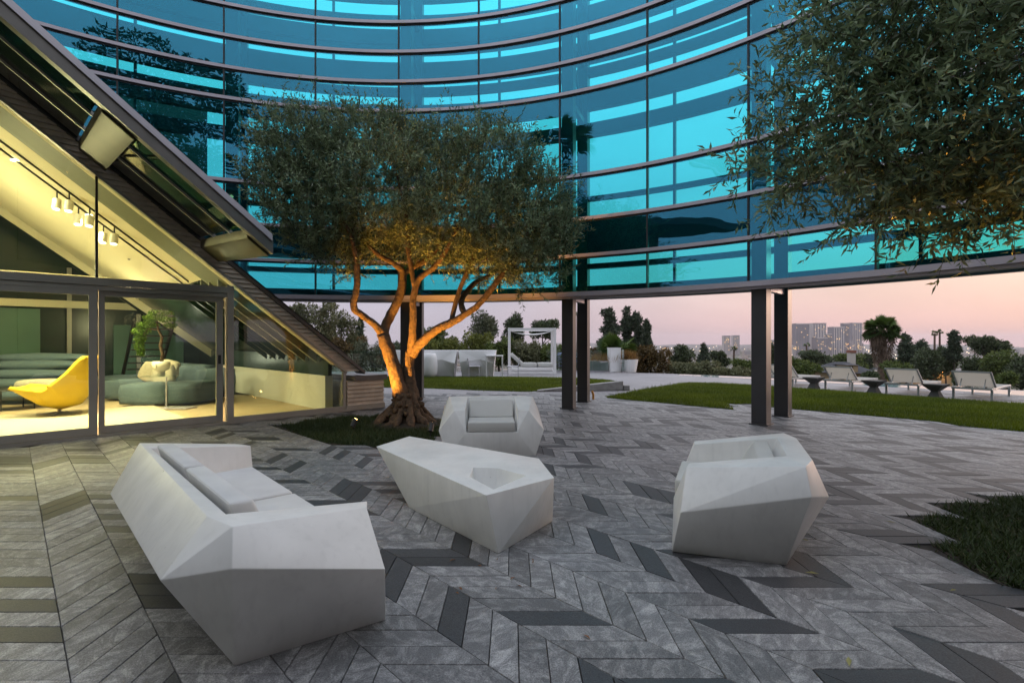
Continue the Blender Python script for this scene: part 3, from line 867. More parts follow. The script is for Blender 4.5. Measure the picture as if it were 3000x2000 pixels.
def pillow(name, c, size, rot, mat, parent=None, puff=.5):
    """a soft box: a cube sphere squeezed to size"""
    bm = bmesh.new(); bmesh.ops.create_cube(bm, size=2.0)
    bmesh.ops.subdivide_edges(bm, edges=bm.edges[:], cuts=5, use_grid_fill=True)
    for v in bm.verts:
        x, y, z = v.co
        k = puff
        v.co.x = x * (1 - k * (y * y + z * z) * .16) ; v.co.y = y * (1 - k * (x * x + z * z) * .16); v.co.z = z * (1 - k * (x * x + y * y) * .28)
        v.co += Vector((rng.normal(), rng.normal(), rng.normal())) * .008
    mt = Matrix.Translation(c) @ rot.to_4x4() @ Matrix.Diagonal((size[0] / 2, size[1] / 2, size[2] / 2, 1))
    bmesh.ops.transform(bm, matrix=mt, verts=bm.verts)
    me = bpy.data.meshes.new(name); bm.to_mesh(me); bm.free()
    me.polygons.foreach_set('use_smooth', [True] * len(me.polygons))
    return link(name, me, mat, parent)
def rotz(a): return Matrix.Rotation(a, 3, 'Z')
def rotx(a): return Matrix.Rotation(a, 3, 'X')
def roty(a): return Matrix.Rotation(a, 3, 'Y')
FA = math.atan2(FE.y, FE.x)

# blue modular sofa: run of soft modules, then a channel-backed chaise to the side
sb = at(440, 1196)
sofa_b = thing('blue_sofa', 'low blue grey modular sofa of soft rounded blocks behind the doors', 'sofa', sb)
for (px, py, w, dpt, h, nm) in ((420, 1188, 1.0, 1.25, .46, 'seat_module'), (505, 1186, .95, 1.25, .46, 'seat_module'), (360, 1172, 1.0, 1.6, .46, 'seat_module'), (300, 1158, 1.2, 1.5, .46, 'seat_module')):
    p = at(px, py); pillow(nm, p + Vector((0, dpt * .4, h / 2 + .02)), (w, dpt, h), rotz(.06), M['blue'], sofa_b, .22)
for (px, py, w, h) in ((470, 1160, 1.2, .82), (548, 1172, .75, .82), (600, 1172, .8, .74)):
    p = at(px, py); pillow('backrest', p + Vector((0, .45, h / 2 + .02)), (w, .42, h), rotz(.04), M['blue'], sofa_b, .25)
ch0 = at(60, 1180)
chaise = thing('channel_back_sofa', 'blue grey sofa with stacked horizontal channel cushions behind the yellow chair', 'sofa', ch0)
for i, (z, y) in enumerate(((.20, 0), (.44, .10), (.64, .25), (.84, .42), (1.0, .62))):
    pillow('channel_cushion', at(55, 1180) + Vector((0, y, z)), (2.1, .8 - .08 * i, .25), rotz(.08), M['blue'], chaise, .9)
for j, (px, py, z, dx, ry, lab) in enumerate(((428, 1176, .66, .52, .35, 'fluffy cream cushion leaning on the blue sofa, nearer the chair side'), (462, 1180, .62, .50, -.25, 'smooth cream cushion leaning on the blue sofa below the potted pine'), (478, 1165, .70, .50, .2, 'cream cushion tucked behind the potted pine on the blue sofa'), (165, 1150, .75, .6, .2, 'cream cushion piled on the sofa behind the yellow chair'))):
    p = at(px, py); o = pillow('cushion', p + Vector((0, .2, z)), (dx, .2, .48), roty(ry) @ rotx(-.25), M['cream'])
    tagit(o, lab, 'cushion', 'cream cushions on the blue sofas')
o = pillow('cream_pouf', at(118, 1190) + Vector((0, .1, .46)), (.85, .6, .26), rotz(.1), M['cream']); tagit(o, 'low cream pouf seat beside the round dark table', 'pouf')

# yellow swivel armchair: one bent shell on a pedestal
yc = at(174, 1214)
yl = thing('yellow_armchair', 'yellow upholstered swivel armchair with high curved back on a star base', 'armchair', yc)
def shell(prof, wid, th, mat, name, parent, base, dirx, diry):
    """profile in (forward, up), lofted across the width with curled edges"""
    prof = [Vector(p) for p in prof]; n = len(prof); m_ = 10; b = MB(); V = []
    for side in (0, 1):
        for i, p in enumerate(prof):
            tg = (prof[min(i + 1, n - 1)] - prof[max(i - 1, 0)]).normalized(); nr = Vector((tg.y, -tg.x))
            for k in range(m_ + 1):
                u = -1 + 2 * k / m_; lift = (abs(u) ** 2.4) * wid[i][1]
                q = p + nr * (lift + (th if side else 0))
                V.append(base + dirx * q.x + diry * (u * wid[i][0]) + Vector((0, 0, q.y)))
    st = n * (m_ + 1); fs = []
    for i in range(n - 1):
        for k in range(m_):
            a = i * (m_ + 1) + k; c = a + m_ + 1
            fs.append((a, a + 1, c + 1, c)); fs.append((st + a, st + c, st + c + 1, st + a + 1))
    for i in range(n - 1):
        for k in (0, m_):
            a = i * (m_ + 1) + k; c = a + m_ + 1; fs.append((a, c, st + c, st + a))
    for k in range(m_):
        for i in (0, n - 1):
            a = i * (m_ + 1) + k; fs.append((a, a + 1, st + a + 1, st + a))
    return b.add(V, fs).build(name, mat, parent, smooth=True)
ydx = Vector((-.93, -.37, 0)).normalized(); ydy = Vector((.37, -.93, 0)).normalized()
shell([(.60, .55), (.44, .42), (.20, .24), (-.05, .17), (-.28, .24), (-.42, .46), (-.48, .76), (-.50, 1.04), (-.51, 1.12)], [(.36, .05), (.44, .16), (.50, .30), (.54, .42), (.56, .46), (.56, .40), (.52, .24), (.46, .08), (.43, .02)], -.07, M['gold'], 'shell', yl, yc, ydx, ydy)
pillow('seat_cushion', yc + ydx * .15 + Vector((0, 0, .46)), (.7, .62, .16), rotz(math.atan2(ydx.y, ydx.x)), M['gold'], yl)
MB().tube([yc + Vector((0, 0, .03)), yc + Vector((0, 0, .26))], .03, 12).build('pedestal', M['transom'], yl)
for k in range(4):
    a = k * math.pi / 2 + .4
    MB().bar(yc + Vector((0, 0, .05)), yc + Vector((.34 * math.cos(a), .34 * math.sin(a), .02)), .035, .03).build('base_arm', M['transom'], yl)
y2 = at(125, 1150)
yl2 = thing('yellow_armchair', 'second yellow armchair deeper in the room, seen above the blue sofa', 'armchair', y2)
shell([(.6, .50), (.3, .36), (0, .3), (-.25, .36), (-.38, .6), (-.48, .95), (-.52, 1.1)], [(.36, .05), (.42, .2), (.44, .3), (.46, .3), (.46, .25), (.40, .1), (.36, .02)], -.07, M['gold'], 'shell', yl2, y2 + Vector((0, .3, .05)), Vector((.3, -.95, 0)), Vector((.95, .3, 0)))
MB().tube([y2 + Vector((0, .3, 0)), y2 + Vector((0, .3, .33))], .035, 10).build('pedestal', M['transom'], yl2)
# dark round table with the small dark object on it
dt = at(38, 1198)
dtb = thing('coffee_table', 'low round dark coffee table with thin black legs by the yellow chair', 'coffee table', dt)
MB().lathe(dt + Vector((0, 0, .40)), [(.46, 0), (.48, .012), (.47, .03)], 28).build('table_top', M['dark_metal'], dtb)
for a in (.3, 1.9, 3.4, 5.0):
    MB().tube([dt + Vector((.36 * math.cos(a), .36 * math.sin(a), 0)), dt + Vector((.36 * math.cos(a), .36 * math.sin(a), .40))], .012, 6).build('leg', M['black'], dtb)
# glass side table with the potted pine
st_ = at(476, 1197)
gt = thing('side_table', 'small glass side table on one slim metal stem', 'side table', st_)
MB().box(st_ + Vector((-.05, .05, .68)), (.62, .42, .012)).build('table_top', M['rail_glass'], gt)
MB().tube([st_ + Vector((.08, 0, .01)), st_ + Vector((.08, 0, .675))], .014, 10).build('stem', M['transom'], gt)
MB().box(st_ + Vector((.25, .05, .012)), (.66, .4, .02)).build('foot', M['transom'], gt)
bp = st_ + Vector((-.06, .05, .687))
pot = MB().lathe(bp, [(.07, 0), (.075, .06), (.06, .085), (.14, .13), (.16, .2), (.16, .3), (.15, .3), (.14, .26)], 24).build('face_pot', M['lamp_white'], smooth=True)
tagit(pot, 'cream footed pot with a moulded nose holding the small pine', 'plant pot')
MB().lathe(bp + Vector((0, -.165, .17)), [(.002, 0), (.022, .0), (.012, .07), (.002, .08)], 8).build('nose', M['lamp_white'], pot)
bo = thing('bonsai_pine', 'small bright green bonsai pine with drooping pads in the cream pot', 'plant', bp + Vector((0, 0, .26)))
bt = [Vector((0, 0, .24)), Vector((.03, 0, .45)), Vector((-.03, .02, .62)), Vector((.02, 0, .80)), Vector((-.06, 0, .95)), Vector((-.10, 0, 1.12)), Vector((-.04, 0, 1.25))]
MB().tube([bp + q for q in bt], [.035, .03, .034, .026, .022, .016, .008], 8, wob=.3).build('trunk', M['bark'], bo, smooth=True)
MB().tube([bp + Vector((-.06, 0, .95)), bp + Vector((-.28, 0, .98)), bp + Vector((-.40, 0, .80)), bp + Vector((-.44, 0, .55))], [.016, .012, .010, .006], 6).build('branch', M['bark'], bo)
PP = []
for c, r_ in (((0, 0, 1.30), (.24, .2, .06)), ((-.16, 0, 1.20), (.22, .18, .06)), ((.14, 0, 1.16), (.20, .18, .05)), ((-.28, 0, 1.06), (.22, .18, .07)), ((-.42, 0, .92), (.18, .14, .09)), ((-.44, 0, .76), (.10, .1, .10)), ((-.45, 0, .60), (.09, .09, .10)), ((-.43, 0, .48), (.06, .06, .08)), ((.20, 0, 1.04), (.12, .1, .04))):
    q = unit(rng.normal(size=(420, 3))) * rng.uniform(.4, 1, (420, 1)) ** .5
    PP.append(q * np.array(r_) + np.array(c) + np.array(bp))
PP = np.concatenate(PP)
quads('needle_pads', leaf_quads(PP, rng.normal(size=PP.shape) + np.array([0, 0, .8]), .05, .018), M['bonsai'], bo, rng.random(len(PP)))
# pale dining chairs far in
for j, (px, lab) in enumerate(((42, 'pale green moulded chair far inside, at the end near the frame edge'), (208, 'pale green moulded chair far inside, just past the thin post'))):
    p = at(px, 1128)
    c_ = thing('dining_chair', lab, 'chair', p, group='pale dining chairs deep in the pavilion')
    MB().box(p + Vector((0, 0, .45)), (.5, .48, .05)).build('seat', M['teal_wall'], c_)
    MB().box(p + Vector((0, -.22, .72)), (.5, .04, .36), taper=.8).build('backrest', M['teal_wall'], c_, bevel=.015)
    for dx in (-.2, .2):
        for dy in (-.2, .2):
            MB().tube([p + Vector((dx, dy, 0)), p + Vector((dx * .9, dy * .9, .43))], .014, 6).build('leg', M['black'], c_)
p = at(128, 1126)
tabl = thing('dining_table', 'long wooden dining table deep inside the pavilion', 'table', p)
MB().box(p + Vector((0, .5, .74)), (2.2, .9, .05)).build('table_top', M['wood'], tabl)
for dx in (-.9, .9):
    MB().box(p + Vector((dx, .5, .357)), (.08, .7, .714)).build('leg', M['black'], tabl)
tp = p + Vector((.1, .5, .766))
cp = thing('white_flower_vase', 'airy white branches in a slim vase on the dining table', 'vase', tp)
MB().lathe(tp, [(.05, 0), (.07, .1), (.04, .22), (.035, .25)], 14).build('vase', M['lamp_white'], cp, smooth=True)
q = unit(rng.normal(size=(500, 3))) * rng.uniform(.3, 1, (500, 1)) * np.array([.32, .3, .2]) + np.array(tp) + np.array([0, 0, .6])
quads('blossom', leaf_quads(q, rng.normal(size=q.shape), .04, .03), M['inner_white'], cp)
MB().tube([tp + Vector((0, 0, .2)), tp + Vector((.02, 0, .6))], .008, 5).build('stem', M['bark2'], cp)

# ================================================================== FACETED WHITE FURNITURE
def arm_chair_parts(root):
    k = lambda w, d, z: (w, -d, z)
    def V(w):
        return dict(K1=k(.37 * w, 0, .65), K2=k(.57 * w, .06, .65), K3=k(.46 * w, .71, .55), Ki=k(.31 * w, .13, .65), Kf=k(.33 * w, .70, .55), Bb=k(.28 * w, -.10, .40), B9=k(.64 * w, .04, .49), B8=k(.65 * w, .73, .305), Fr=k(.54 * w, .79, 0), Bk=k(.48 * w, .15, 0), S=k(.31 * w, .80, .29), I=k(.30 * w, .24, .29))
    a, b = V(-1), V(1)
    vs = []; ix = {}
    for s_, d in ((0, a), (1, b)):
        for n2, c in d.items():
            ix[n2, s_] = len(vs); vs.append(c)
    fs = []
    for s_ in (0, 1):
        g = lambda n2: ix[n2, s_]
        fs += [(g('K2'), g('K3'), g('Kf'), g('Ki')), (g('K1'), g('K2'), g('Ki')), (g('K2'), g('K3'), g('B8')), (g('K2'), g('B8'), g('B9')), (g('K3'), g('Kf'), g('S')), (g('K3'), g('S'), g('B8')), (g('B8'), g('S'), g('Fr')), (g('B9'), g('B8'), g('Fr')), (g('B9'), g('Fr'), g('Bk')), (g('K1'), g('K2'), g('B9')), (g('K1'), g('B9'), g('Bb')), (g('Bb'), g('B9'), g('Bk')), (g('Kf'), g('Ki'), g('I')), (g('Kf'), g('I'), g('S'))]
    A = lambda n2: ix[n2, 0]
    Bq = lambda n2: ix[n2, 1]
    for n1, n2 in (('K1', 'Ki'), ('S', 'Fr'), ('K1', 'Bb'), ('Bb', 'Bk'), ('Fr', 'Bk'), ('Ki', 'I'), ('I', 'S')):
        fs.append((A(n1), Bq(n1), Bq(n2), A(n2)))
    MB().add(vs, fs).build('shell', M['white'], root, local=True, bevel=.006)
    MB().box((0, -.53, .355), (.585, .53, .125)).build('seat_cushion', M['cushion_grey'], root, local=True, bevel=.022, seg=3)
    b_ = MB()
    b_.hexa([(-.285, -.285, .418), (.285, -.285, .418), (.285, -.40, .418), (-.285, -.40, .418), (-.285, -.185, .625), (.285, -.185, .625), (.285, -.285, .625), (-.285, -.285, .625)])
    b_.build('back_cushion', M['cushion_grey'], root, local=True, bevel=.022, seg=3)
c1 = thing('faceted_armchair', 'white faceted armchair facing the camera in front of the olive tree', 'armchair', (-.29, 6.92, 0), R(3), 'white faceted armchairs')
arm_chair_parts(c1)
c2 = thing('faceted_armchair', 'white faceted armchair turned side-on, opposite the sofa across the low table', 'armchair', (2.06, 3.545, 0), R(-90 - 23), 'white faceted armchairs')
c2.scale = (1.06, 1.06, 1.0)
arm_chair_parts(c2)

# low faceted table
tz = .40
tt = [at(1102, 1307, tz), at(1199, 1277, tz), at(1579, 1342, tz), at(1624, 1398.5, tz), at(1424, 1449.5, tz)]
tbm = [at(1199, 1487), None, None, at(1618.7, 1526), at(1460.5, 1621.7)]
tbm[1] = Vector((-.72, 4.70, 0)); tbm[2] = Vector((.22, 4.25, 0))
rec = [at(1386, 1368, tz), at(1456, 1370, tz), at(1542, 1392, tz), at(1446, 1432, tz), at(1376, 1395, tz)]
rc = sum(rec, Vector()) / 5
reb = [rc + (p - rc) * .72 + Vector((0, 0, -.24)) for p in rec]
vs = tt + tbm + rec + reb
fs = [(9, 8, 7, 6, 5)]
for i in range(5):
    j = (i + 1) % 5
    if i == 3:
        fs += [(3, 4, 9), (3, 9, 8)]
    elif i == 4:
        fs += [(4, 0, 5), (4, 5, 9)]
    else:
        fs += [(i, j, 5 + i), (j, 5 + j, 5 + i)]
    fs.append((10 + i, 10 + j, 15 + j, 15 + i))
fs.append((15, 16, 17, 18, 19))
# top with the hole: bridge rim to recess
fs += [(0, 1, 10, 14), (1, 2, 11, 10), (2, 3, 12, 11), (3, 4, 13, 12), (4, 0, 14, 13)]
tbl = MB().add(vs, fs).build('faceted_coffee_table', M['white'], None, bevel=.005)
tagit(tbl, 'long white faceted coffee table with a pointed end and sunken tray', 'coffee table')

# faceted sofa
sA1, sA9, sA8 = at(408, 1297, .63), at(607, 1511, .64), at(681, 1540.8, .635)
sA10, sA10i = at(1074.5, 1486, .55), at(1075.5, 1467, .55)
sA12, sA13 = at(691, 1299.5, .53), at(735, 1305, .53)
sA2, sA3, sA7, sA6, sA4, sA5 = at(322, 1446, .33), at(469, 1699, .44), at(678.6, 1665.8, .49), at(1128.6, 1665.8, .36), at(689, 1950), at(1130, 1815)
tdir = (sA1 - sA9); tdir.z = 0; tdir.normalize()
ndir = Vector((tdir.y, -tdir.x, 0)); 
if ndir.x < 0: ndir = -ndir
sF6 = sA6 + tdir * 2.62; sF4 = sA4 + tdir * 2.05 + ndir * .02; sF5 = sA5 + tdir * 2.3
sF7 = sA1 + ndir * .02 + tdir * .10; sF7.z = .42
iB1, iB2 = at(443, 1312, .62), at(663, 1505, .62)
seat_f1, seat_f2 = at(768, 1375, .30), at(964, 1475.5, .30)
seat_f1 = sA13 + Vector((.02, 0, 0)); seat_f1.z = .30; seat_f2 = sA10i.copy(); seat_f2.z = .30
seat_b1, seat_b2 = iB1 + ndir * .05, iB2 + ndir * .05
seat_b1.z = seat_b2.z = .30
sv = dict(A1=sA1, A9=sA9, A8=sA8, A10=sA10, A10i=sA10i, A12=sA12, A13=sA13, A2=sA2, A3=sA3, A7=sA7, A6=sA6, A4=sA4, A5=sA5, F6=sF6, F4=sF4, F5=sF5, F7=sF7, i1=iB1, i2=iB2, f1=seat_f1, f2=seat_f2, b1=seat_b1, b2=seat_b2)
nm_ = list(sv); ixs = {n2: i for i, n2 in enumerate(nm_)}
sfaces = ['A1 A9 i2 i1', 'A9 A8 i2', 'A8 A10 A10i i2', 'A1 i1 A13 A12',        # rim
          'A1 A2 A3 A9', 'A9 A3 A8', 'A8 A3 A7', 'A8 A7 A6 A10', 'A3 A4 A7', 'A7 A4 A5 A6',
          'A2 F4 A4 A3', 'A1 F7 A2', 'A2 F7 F4', 'A1 A12 F7', 'A12 F6 F7', 'F7 F6 F5', 'F7 F5 F4',
          'A12 A13 F6', 'A13 f1 F6', 'f1 F5 F6', 'A10 A6 f2', 'A10 f2 A10i', 'A6 A5 f2', 'f1 f2 A5 F5',
          'i1 i2 b2 b1', 'A13 i1 b1 f1', 'i2 A10i f2 b2', 'b1 b2 f2 f1', 'A4 F4 F5 A5']
so = thing('faceted_sofa', 'long white faceted sofa seen from behind, nearest the camera', 'sofa', (sA4 + sF5) / 2 * Vector((1, 1, 0)).x)
so.location = ((sA4.x + sF5.x) / 2, (sA4.y + sF5.y) / 2, 0)
MB().add([sv[n2] for n2 in nm_], [tuple(ixs[q] for q in f.split()) for f in sfaces]).build('shell', M['white'], so, bevel=.005)
# seat pads and leaning back pads, two of each
def lerp(a, b, t): return a + (b - a) * t
def hold(a, b, t): 
    q = lerp(a, b, t); return q
for i, (t0, t1) in enumerate(((.03, .485), (.505, .97))):
    q = [lerp(seat_b1, seat_b2, t0), lerp(seat_b1, seat_b2, t1), lerp(seat_f1, seat_f2, t1), lerp(seat_f1, seat_f2, t0)]
    q[0] += ndir * .06; q[1] += ndir * .06; q[2] -= ndir * .02; q[3] -= ndir * .02
    MB().hexa([p + Vector((0, 0, .004)) for p in q] + [p + Vector((0, 0, .075)) for p in q]).build('seat_cushion', M['white_cushion'], so, bevel=.02, seg=3)
    a, b_ = lerp(iB1, iB2, t0), lerp(iB1, iB2, t1)
    a.z = b_.z = .385; u = Vector((0, 0, .265))
    q = [a + ndir * .10, b_ + ndir * .10, b_ + ndir * .24, a + ndir * .24, a + ndir * .02 + u, b_ + ndir * .02 + u, b_ + ndir * .13 + u, a + ndir * .13 + u]
    MB().hexa(q).build('back_cushion', M['white_cushion'], so, bevel=.02, seg=3)
# moulding seam across the back
MB().bar(at(480, 1378.6, .632), at(385, 1541, .332) - ndir * .002, .003, .003).build('seam', M['frame'], so)

# ================================================================== OLIVE TREES
def twig_cloud(lobes, n_twig, per, tlen, leaf_l, leaf_w, up=.9, shell_k=.55, spikes=()):
    """shoots rooted through the lobes, leaves in pairs along each; returns leaf polygons, tints and shoot lines"""
    vol = np.array([l[1][0] * l[1][1] * l[1][2] for l in lobes]) ** (2 / 3.0)
    pick = rng.choice(len(lobes), n_twig, p=vol / vol.sum())
    C = np.array([l[0] for l in lobes])[pick]; RD = np.array([l[1] for l in lobes])[pick]
    dr = unit(rng.normal(size=(n_twig, 3)))
    rad = rng.uniform(shell_k ** 3, 1, (n_twig, 1)) ** (1 / 3.0)
    base = C + dr * rad * RD
    D = unit(dr * .55 + np.array([0, 0, up]) + rng.normal(size=(n_twig, 3)) * .55)
    ln = rng.uniform(.55, 1.25, n_twig) * tlen
    if len(spikes):
        sp = np.array(spikes)
        m_ = 9 * len(sp)
        bs = np.repeat(sp, 9, axis=0) + rng.normal(size=(m_, 3)) * np.array([.16, .2, .12])
        base = np.concatenate([base, bs]); D = np.concatenate([D, unit(np.array([0, 0, 1.6]) + rng.normal(size=(m_, 3)) * .35)]); ln = np.concatenate([ln, rng.uniform(1.0, 1.9, m_) * tlen])
    nt_ = len(base)
    t = np.tile(np.linspace(.06, 1, per), (nt_, 1)) + rng.normal(size=(nt_, per)) * .02
    curve = np.cross(D, unit(rng.normal(size=(nt_, 3)))) * .25
    P = base[:, None, :] + D[:, None, :] * (t * ln[:, None])[:, :, None] + curve[:, None, :] * (t ** 2 * ln[:, None])[:, :, None]
    ld = unit(D[:, None, :] * .75 + unit(rng.normal(size=(nt_, per, 3))) * .85)
    P = P.reshape(-1, 3); ld = ld.reshape(-1, 3); n = len(P)
    V = leaf_quads(P, ld, rng.uniform(.7, 1.2, n) * leaf_l, rng.uniform(.8, 1.2, n) * leaf_w, .12)
    tint = np.clip(np.repeat(rng.beta(.9, 1.3, nt_), per) * .75 + rng.random(n) * .45 - .05, 0, 1)
    tipP = base + D * ln[:, None] + curve * ln[:, None]
    return V, tint, base, tipP
def stems_mesh(name, A, B_, w, mat, parent):
    """thin three-sided shoots from A to B"""
    n = len(A); d = unit(B_ - A); s1 = unit(np.cross(d, np.array([.3, .2, .9]))) * w; s2 = np.cross(d, s1)
    V = np.concatenate([np.stack([A - s1, A + s1, B_ + s1 * .3, B_ - s1 * .3], 1), np.stack([A - s2, A + s2, B_ + s2 * .3, B_ - s2 * .3], 1)])
    return quads(name, V, mat, parent)

TB = at(1178, 1240)
TY = TB.y
def tp_(px, py, dy=0.0):
    return atY(px, py, TY + dy)
ol = thing('olive_tree', 'old olive tree with twin trunks lit orange from below, in the court', 'tree', TB)
# two trunks, then the limbs
def limb(pts, rad, name='limb', n=10, wob=.14):
    # resample for a gnarled outline
    P = [Vector(p) for p in pts]; out = []; rr = []
    for i in range(len(P) - 1):
        for k in range(4):
            t = k / 4.0
            a = P[max(i - 1, 0)]; b = P[i]; c = P[i + 1]; d = P[min(i + 2, len(P) - 1)]
            q = .5 * ((2 * b) + (c - a) * t + (2 * a - 5 * b + 4 * c - d) * t * t + (3 * b - a - 3 * c + d) * t ** 3)
            j = rad[i] * .12
            out.append(q + Vector((random.uniform(-j, j), random.uniform(-j, j), 0))); rr.append(rad[i] + (rad[i + 1] - rad[i]) * t)
    out.append(P[-1]); rr.append(rad[-1])
    return MB().tube(out, rr, n, wob=wob).build(name, M['bark'], ol, smooth=True)
limb([tp_(1192, 1225), tp_(1180, 1180), tp_(1166, 1120), tp_(1148, 1060), tp_(1130, 1005), tp_(1122, 975)], [.20, .155, .125, .115, .11, .10], 'trunk', 14)
limb([tp_(1205, 1215, .08), tp_(1206, 1160, .1), tp_(1200, 1110, .12), tp_(1196, 1065, .12), tp_(1203, 1030, .10)], [.17, .125, .105, .10, .095], 'trunk', 14)
limb([tp_(1122, 978), tp_(1098, 950, -.1), tp_(1060, 922, -.2), tp_(1036, 900, -.3), tp_(1044, 850, -.35), tp_(1046, 780, -.4), tp_(1030, 700, -.5), tp_(985, 600, -.6)], [.085, .06, .058, .056, .054, .05, .035, .015])
limb([tp_(1122, 982), tp_(1134, 945, .1), tp_(1160, 895, .15), tp_(1176, 845, .2), tp_(1180, 800, .2), tp_(1150, 770, .1), tp_(1100, 740, 0), tp_(1000, 640, -.2)], [.095, .085, .08, .075, .065, .045, .035, .012])
limb([tp_(1180, 805, .2), tp_(1215, 780, .3), tp_(1262, 750, .4), tp_(1300, 690, .5), tp_(1320, 580, .6)], [.05, .05, .042, .03, .012])
limb([tp_(1203, 1035, .1), tp_(1208, 980, -.05), tp_(1210, 920, -.1), tp_(1212, 870, -.1), tp_(1226, 818, -.1), tp_(1278, 775, -.2), tp_(1330, 690, -.3), tp_(1380, 560, -.3)], [.085, .062, .058, .056, .054, .045, .03, .012])
limb([tp_(1216, 850, -.1), tp_(1196, 730, -.1), tp_(1190, 640, -.1), tp_(1160, 500, 0)], [.04, .045, .03, .012])
limb([tp_(1206, 1040, .1), tp_(1232, 1005, 0), tp_(1280, 965, -.1), tp_(1325, 943, -.15), tp_(1362, 922, -.2), tp_(1404, 890, -.25), tp_(1460, 820, -.3), tp_(1492, 775, -.3), tp_(1560, 660, -.3)], [.085, .08, .072, .068, .055, .05, .045, .035, .014])
limb([tp_(1322, 945, -.15), tp_(1326, 925, -.1), tp_(1346, 852, 0), tp_(1370, 795, 0), tp_(1398, 725, .1), tp_(1440, 600, .2)], [.045, .042, .04, .036, .028, .012])
limb([tp_(1362, 922, -.2), tp_(1352, 880, .1), tp_(1390, 830, .3), tp_(1450, 800, .5), tp_(1520, 760, .7)], [.05, .05, .045, .03, .012])
# root flare: buttress roots with knuckled feet
rb = MB()
c = TB + Vector((.06, .03, 0))
rb.tube([c + Vector((0, 0, -.02)), c + Vector((0, 0, .12)), c + Vector((0, 0, .3)), c + Vector((.01, 0, .52))], [.30, .25, .20, .17], 18, wob=.3)
for k in range(17):
    a = 2 * math.pi * k / 17 + random.uniform(-.14, .14)
    r1 = random.uniform(.28, .38); far = random.uniform(.44, .66); z1 = random.uniform(.34, .58)
    dv = Vector((math.cos(a), math.sin(a), 0)); tw = Vector((-dv.y, dv.x, 0)) * random.uniform(-.12, .12)
    rr = random.uniform(.035, .06)
    rb.tube([c + dv * .13 + Vector((0, 0, z1)), c + dv * .21 + tw * .4 + Vector((0, 0, z1 * .66)), c + dv * (r1 - .03) + tw * .8 + Vector((0, 0, z1 * .4)), c + dv * r1 * 1.08 + tw * 1.2 + Vector((0, 0, .10)), c + dv * r1 * 1.25 + tw * 1.5 + Vector((0, 0, .05)), c + dv * far + tw * 2 + Vector((0, 0, -.01))], [rr * .8, rr * 1.15, rr * .9, rr * 1.35, rr * 1.2, .02], 9, wob=.4)
for k in range(46):
    a = random.uniform(0, 6.28); z = random.uniform(.03, .5); r_ = .36 - z * .36 + random.uniform(-.03, .05)
    s_ = random.uniform(.022, .055); p = c + Vector((r_ * math.cos(a), r_ * math.sin(a), z))
    rb.lathe(p - Vector((0, 0, s_)), [(s_ * .3, 0), (s_ * .9, s_ * .5), (s_, s_), (s_ * .8, s_ * 1.6), (s_ * .25, s_ * 2)], 8)
rb.build('root_flare', M['bark'], ol, smooth=True)
mnd = MB().lathe(TB + Vector((.05, 0, -.01)), [(.85, 0), (.7, .02), (.5, .045), (.2, .06)], 28).build('soil_mound', M['soil'], ol, smooth=True)
def lb(px, py, dy, r_):
    return (tuple(tp_(px, py, dy)), r_)
OL = [lb(865, 450, -.2, (.56, .9, .66)), lb(830, 560, .1, (.5, .9, .52)), lb(900, 600, -.5, (.7, .8, .7)), lb(1070, 450, .2, (.85, 1.1, .62)), lb(960, 500, .5, (.7, 1.0, .7)), lb(1160, 570, -.4, (1.0, 1.2, .72)), lb(1300, 490, .4, (.8, 1.1, .5)), lb(1430, 500, -.2, (.85, 1.1, .58)), lb(1560, 600, .2, (.62, 1.0, .58)), lb(1500, 690, -.4, (.9, 1.0, .60)), lb(1330, 660, -.5, (.9, 1.1, .6)), lb(960, 700, -.2, (.62, .8, .42)), lb(1100, 690, .5, (.7, .8, .45)), lb(1620, 700, .1, (.5, .7, .42)), lb(1560, 800, -.3, (.55, .6, .30)), lb(1420, 800, .5, (.7, .6, .25)), lb(1010, 770, -.1, (.42, .5, .28)), lb(1250, 740, .6, (.8, .8, .35)), lb(1180, 420, 0, (.5, .7, .3))]
SPK = [tuple(tp_(px, py, random.uniform(-.4, .4))) for px, py in ((860, 350), (830, 380), (790, 440), (1010, 400), (1080, 385), (1160, 420), (1320, 435), (1430, 420), (1470, 430), (1380, 430), (1640, 590), (1560, 500), (900, 390), (1230, 420), (770, 520))]
V, T, A_, B_ = twig_cloud(OL, 7200, 15, .32, .082, .0195, shell_k=.55, spikes=SPK)
quads('crown', V, M['olive'], ol, T)
stems_mesh('shoots', A_, B_, .003, M['bark'], ol)

# near olive at the edge: trunk stands in the zigzag bed, its crown reaches into the view
RB = Vector((4.95, 3.2, 0))
orr = thing('olive_tree', 'near olive crown hanging over the bed at the upper corner, leaves close up', 'tree', RB)
def limb2(pts, rad, nm):
    MB().tube([Vector(p) for p in pts], rad, 9, wob=.2).build(nm, M['bark'], orr, smooth=True)
limb2([RB, RB + Vector((.05, 0, .5)), RB + Vector((-.05, .05, 1.2)), RB + Vector((-.15, .05, 1.7))], [.28, .17, .14, .12], 'trunk')
for q in ([(-.15, .05, 1.7), (-.7, .1, 2.2), (-1.2, .2, 2.6), (-1.9, .3, 2.8)], [(-.15, .05, 1.7), (-.3, -.2, 2.4), (-.8, -.3, 3.0), (-1.2, -.3, 3.5)], [(-.15, .05, 1.7), (.2, .3, 2.5), (.3, .6, 3.2)], [(-.15, .05, 1.7), (-.4, .6, 2.2), (-.9, 1.0, 2.7)], [(-.7, .1, 2.2), (-1.2, -.1, 2.3), (-1.7, .1, 2.35)]):
    limb2([RB + Vector(p) for p in q], [.08, .055, .035, .015][:len(q)] if len(q) == 4 else [.08, .05, .02], 'limb')
def rl(px, py, Y, r_):
    return (tuple(atY(px, py - 42, Y)), r_)
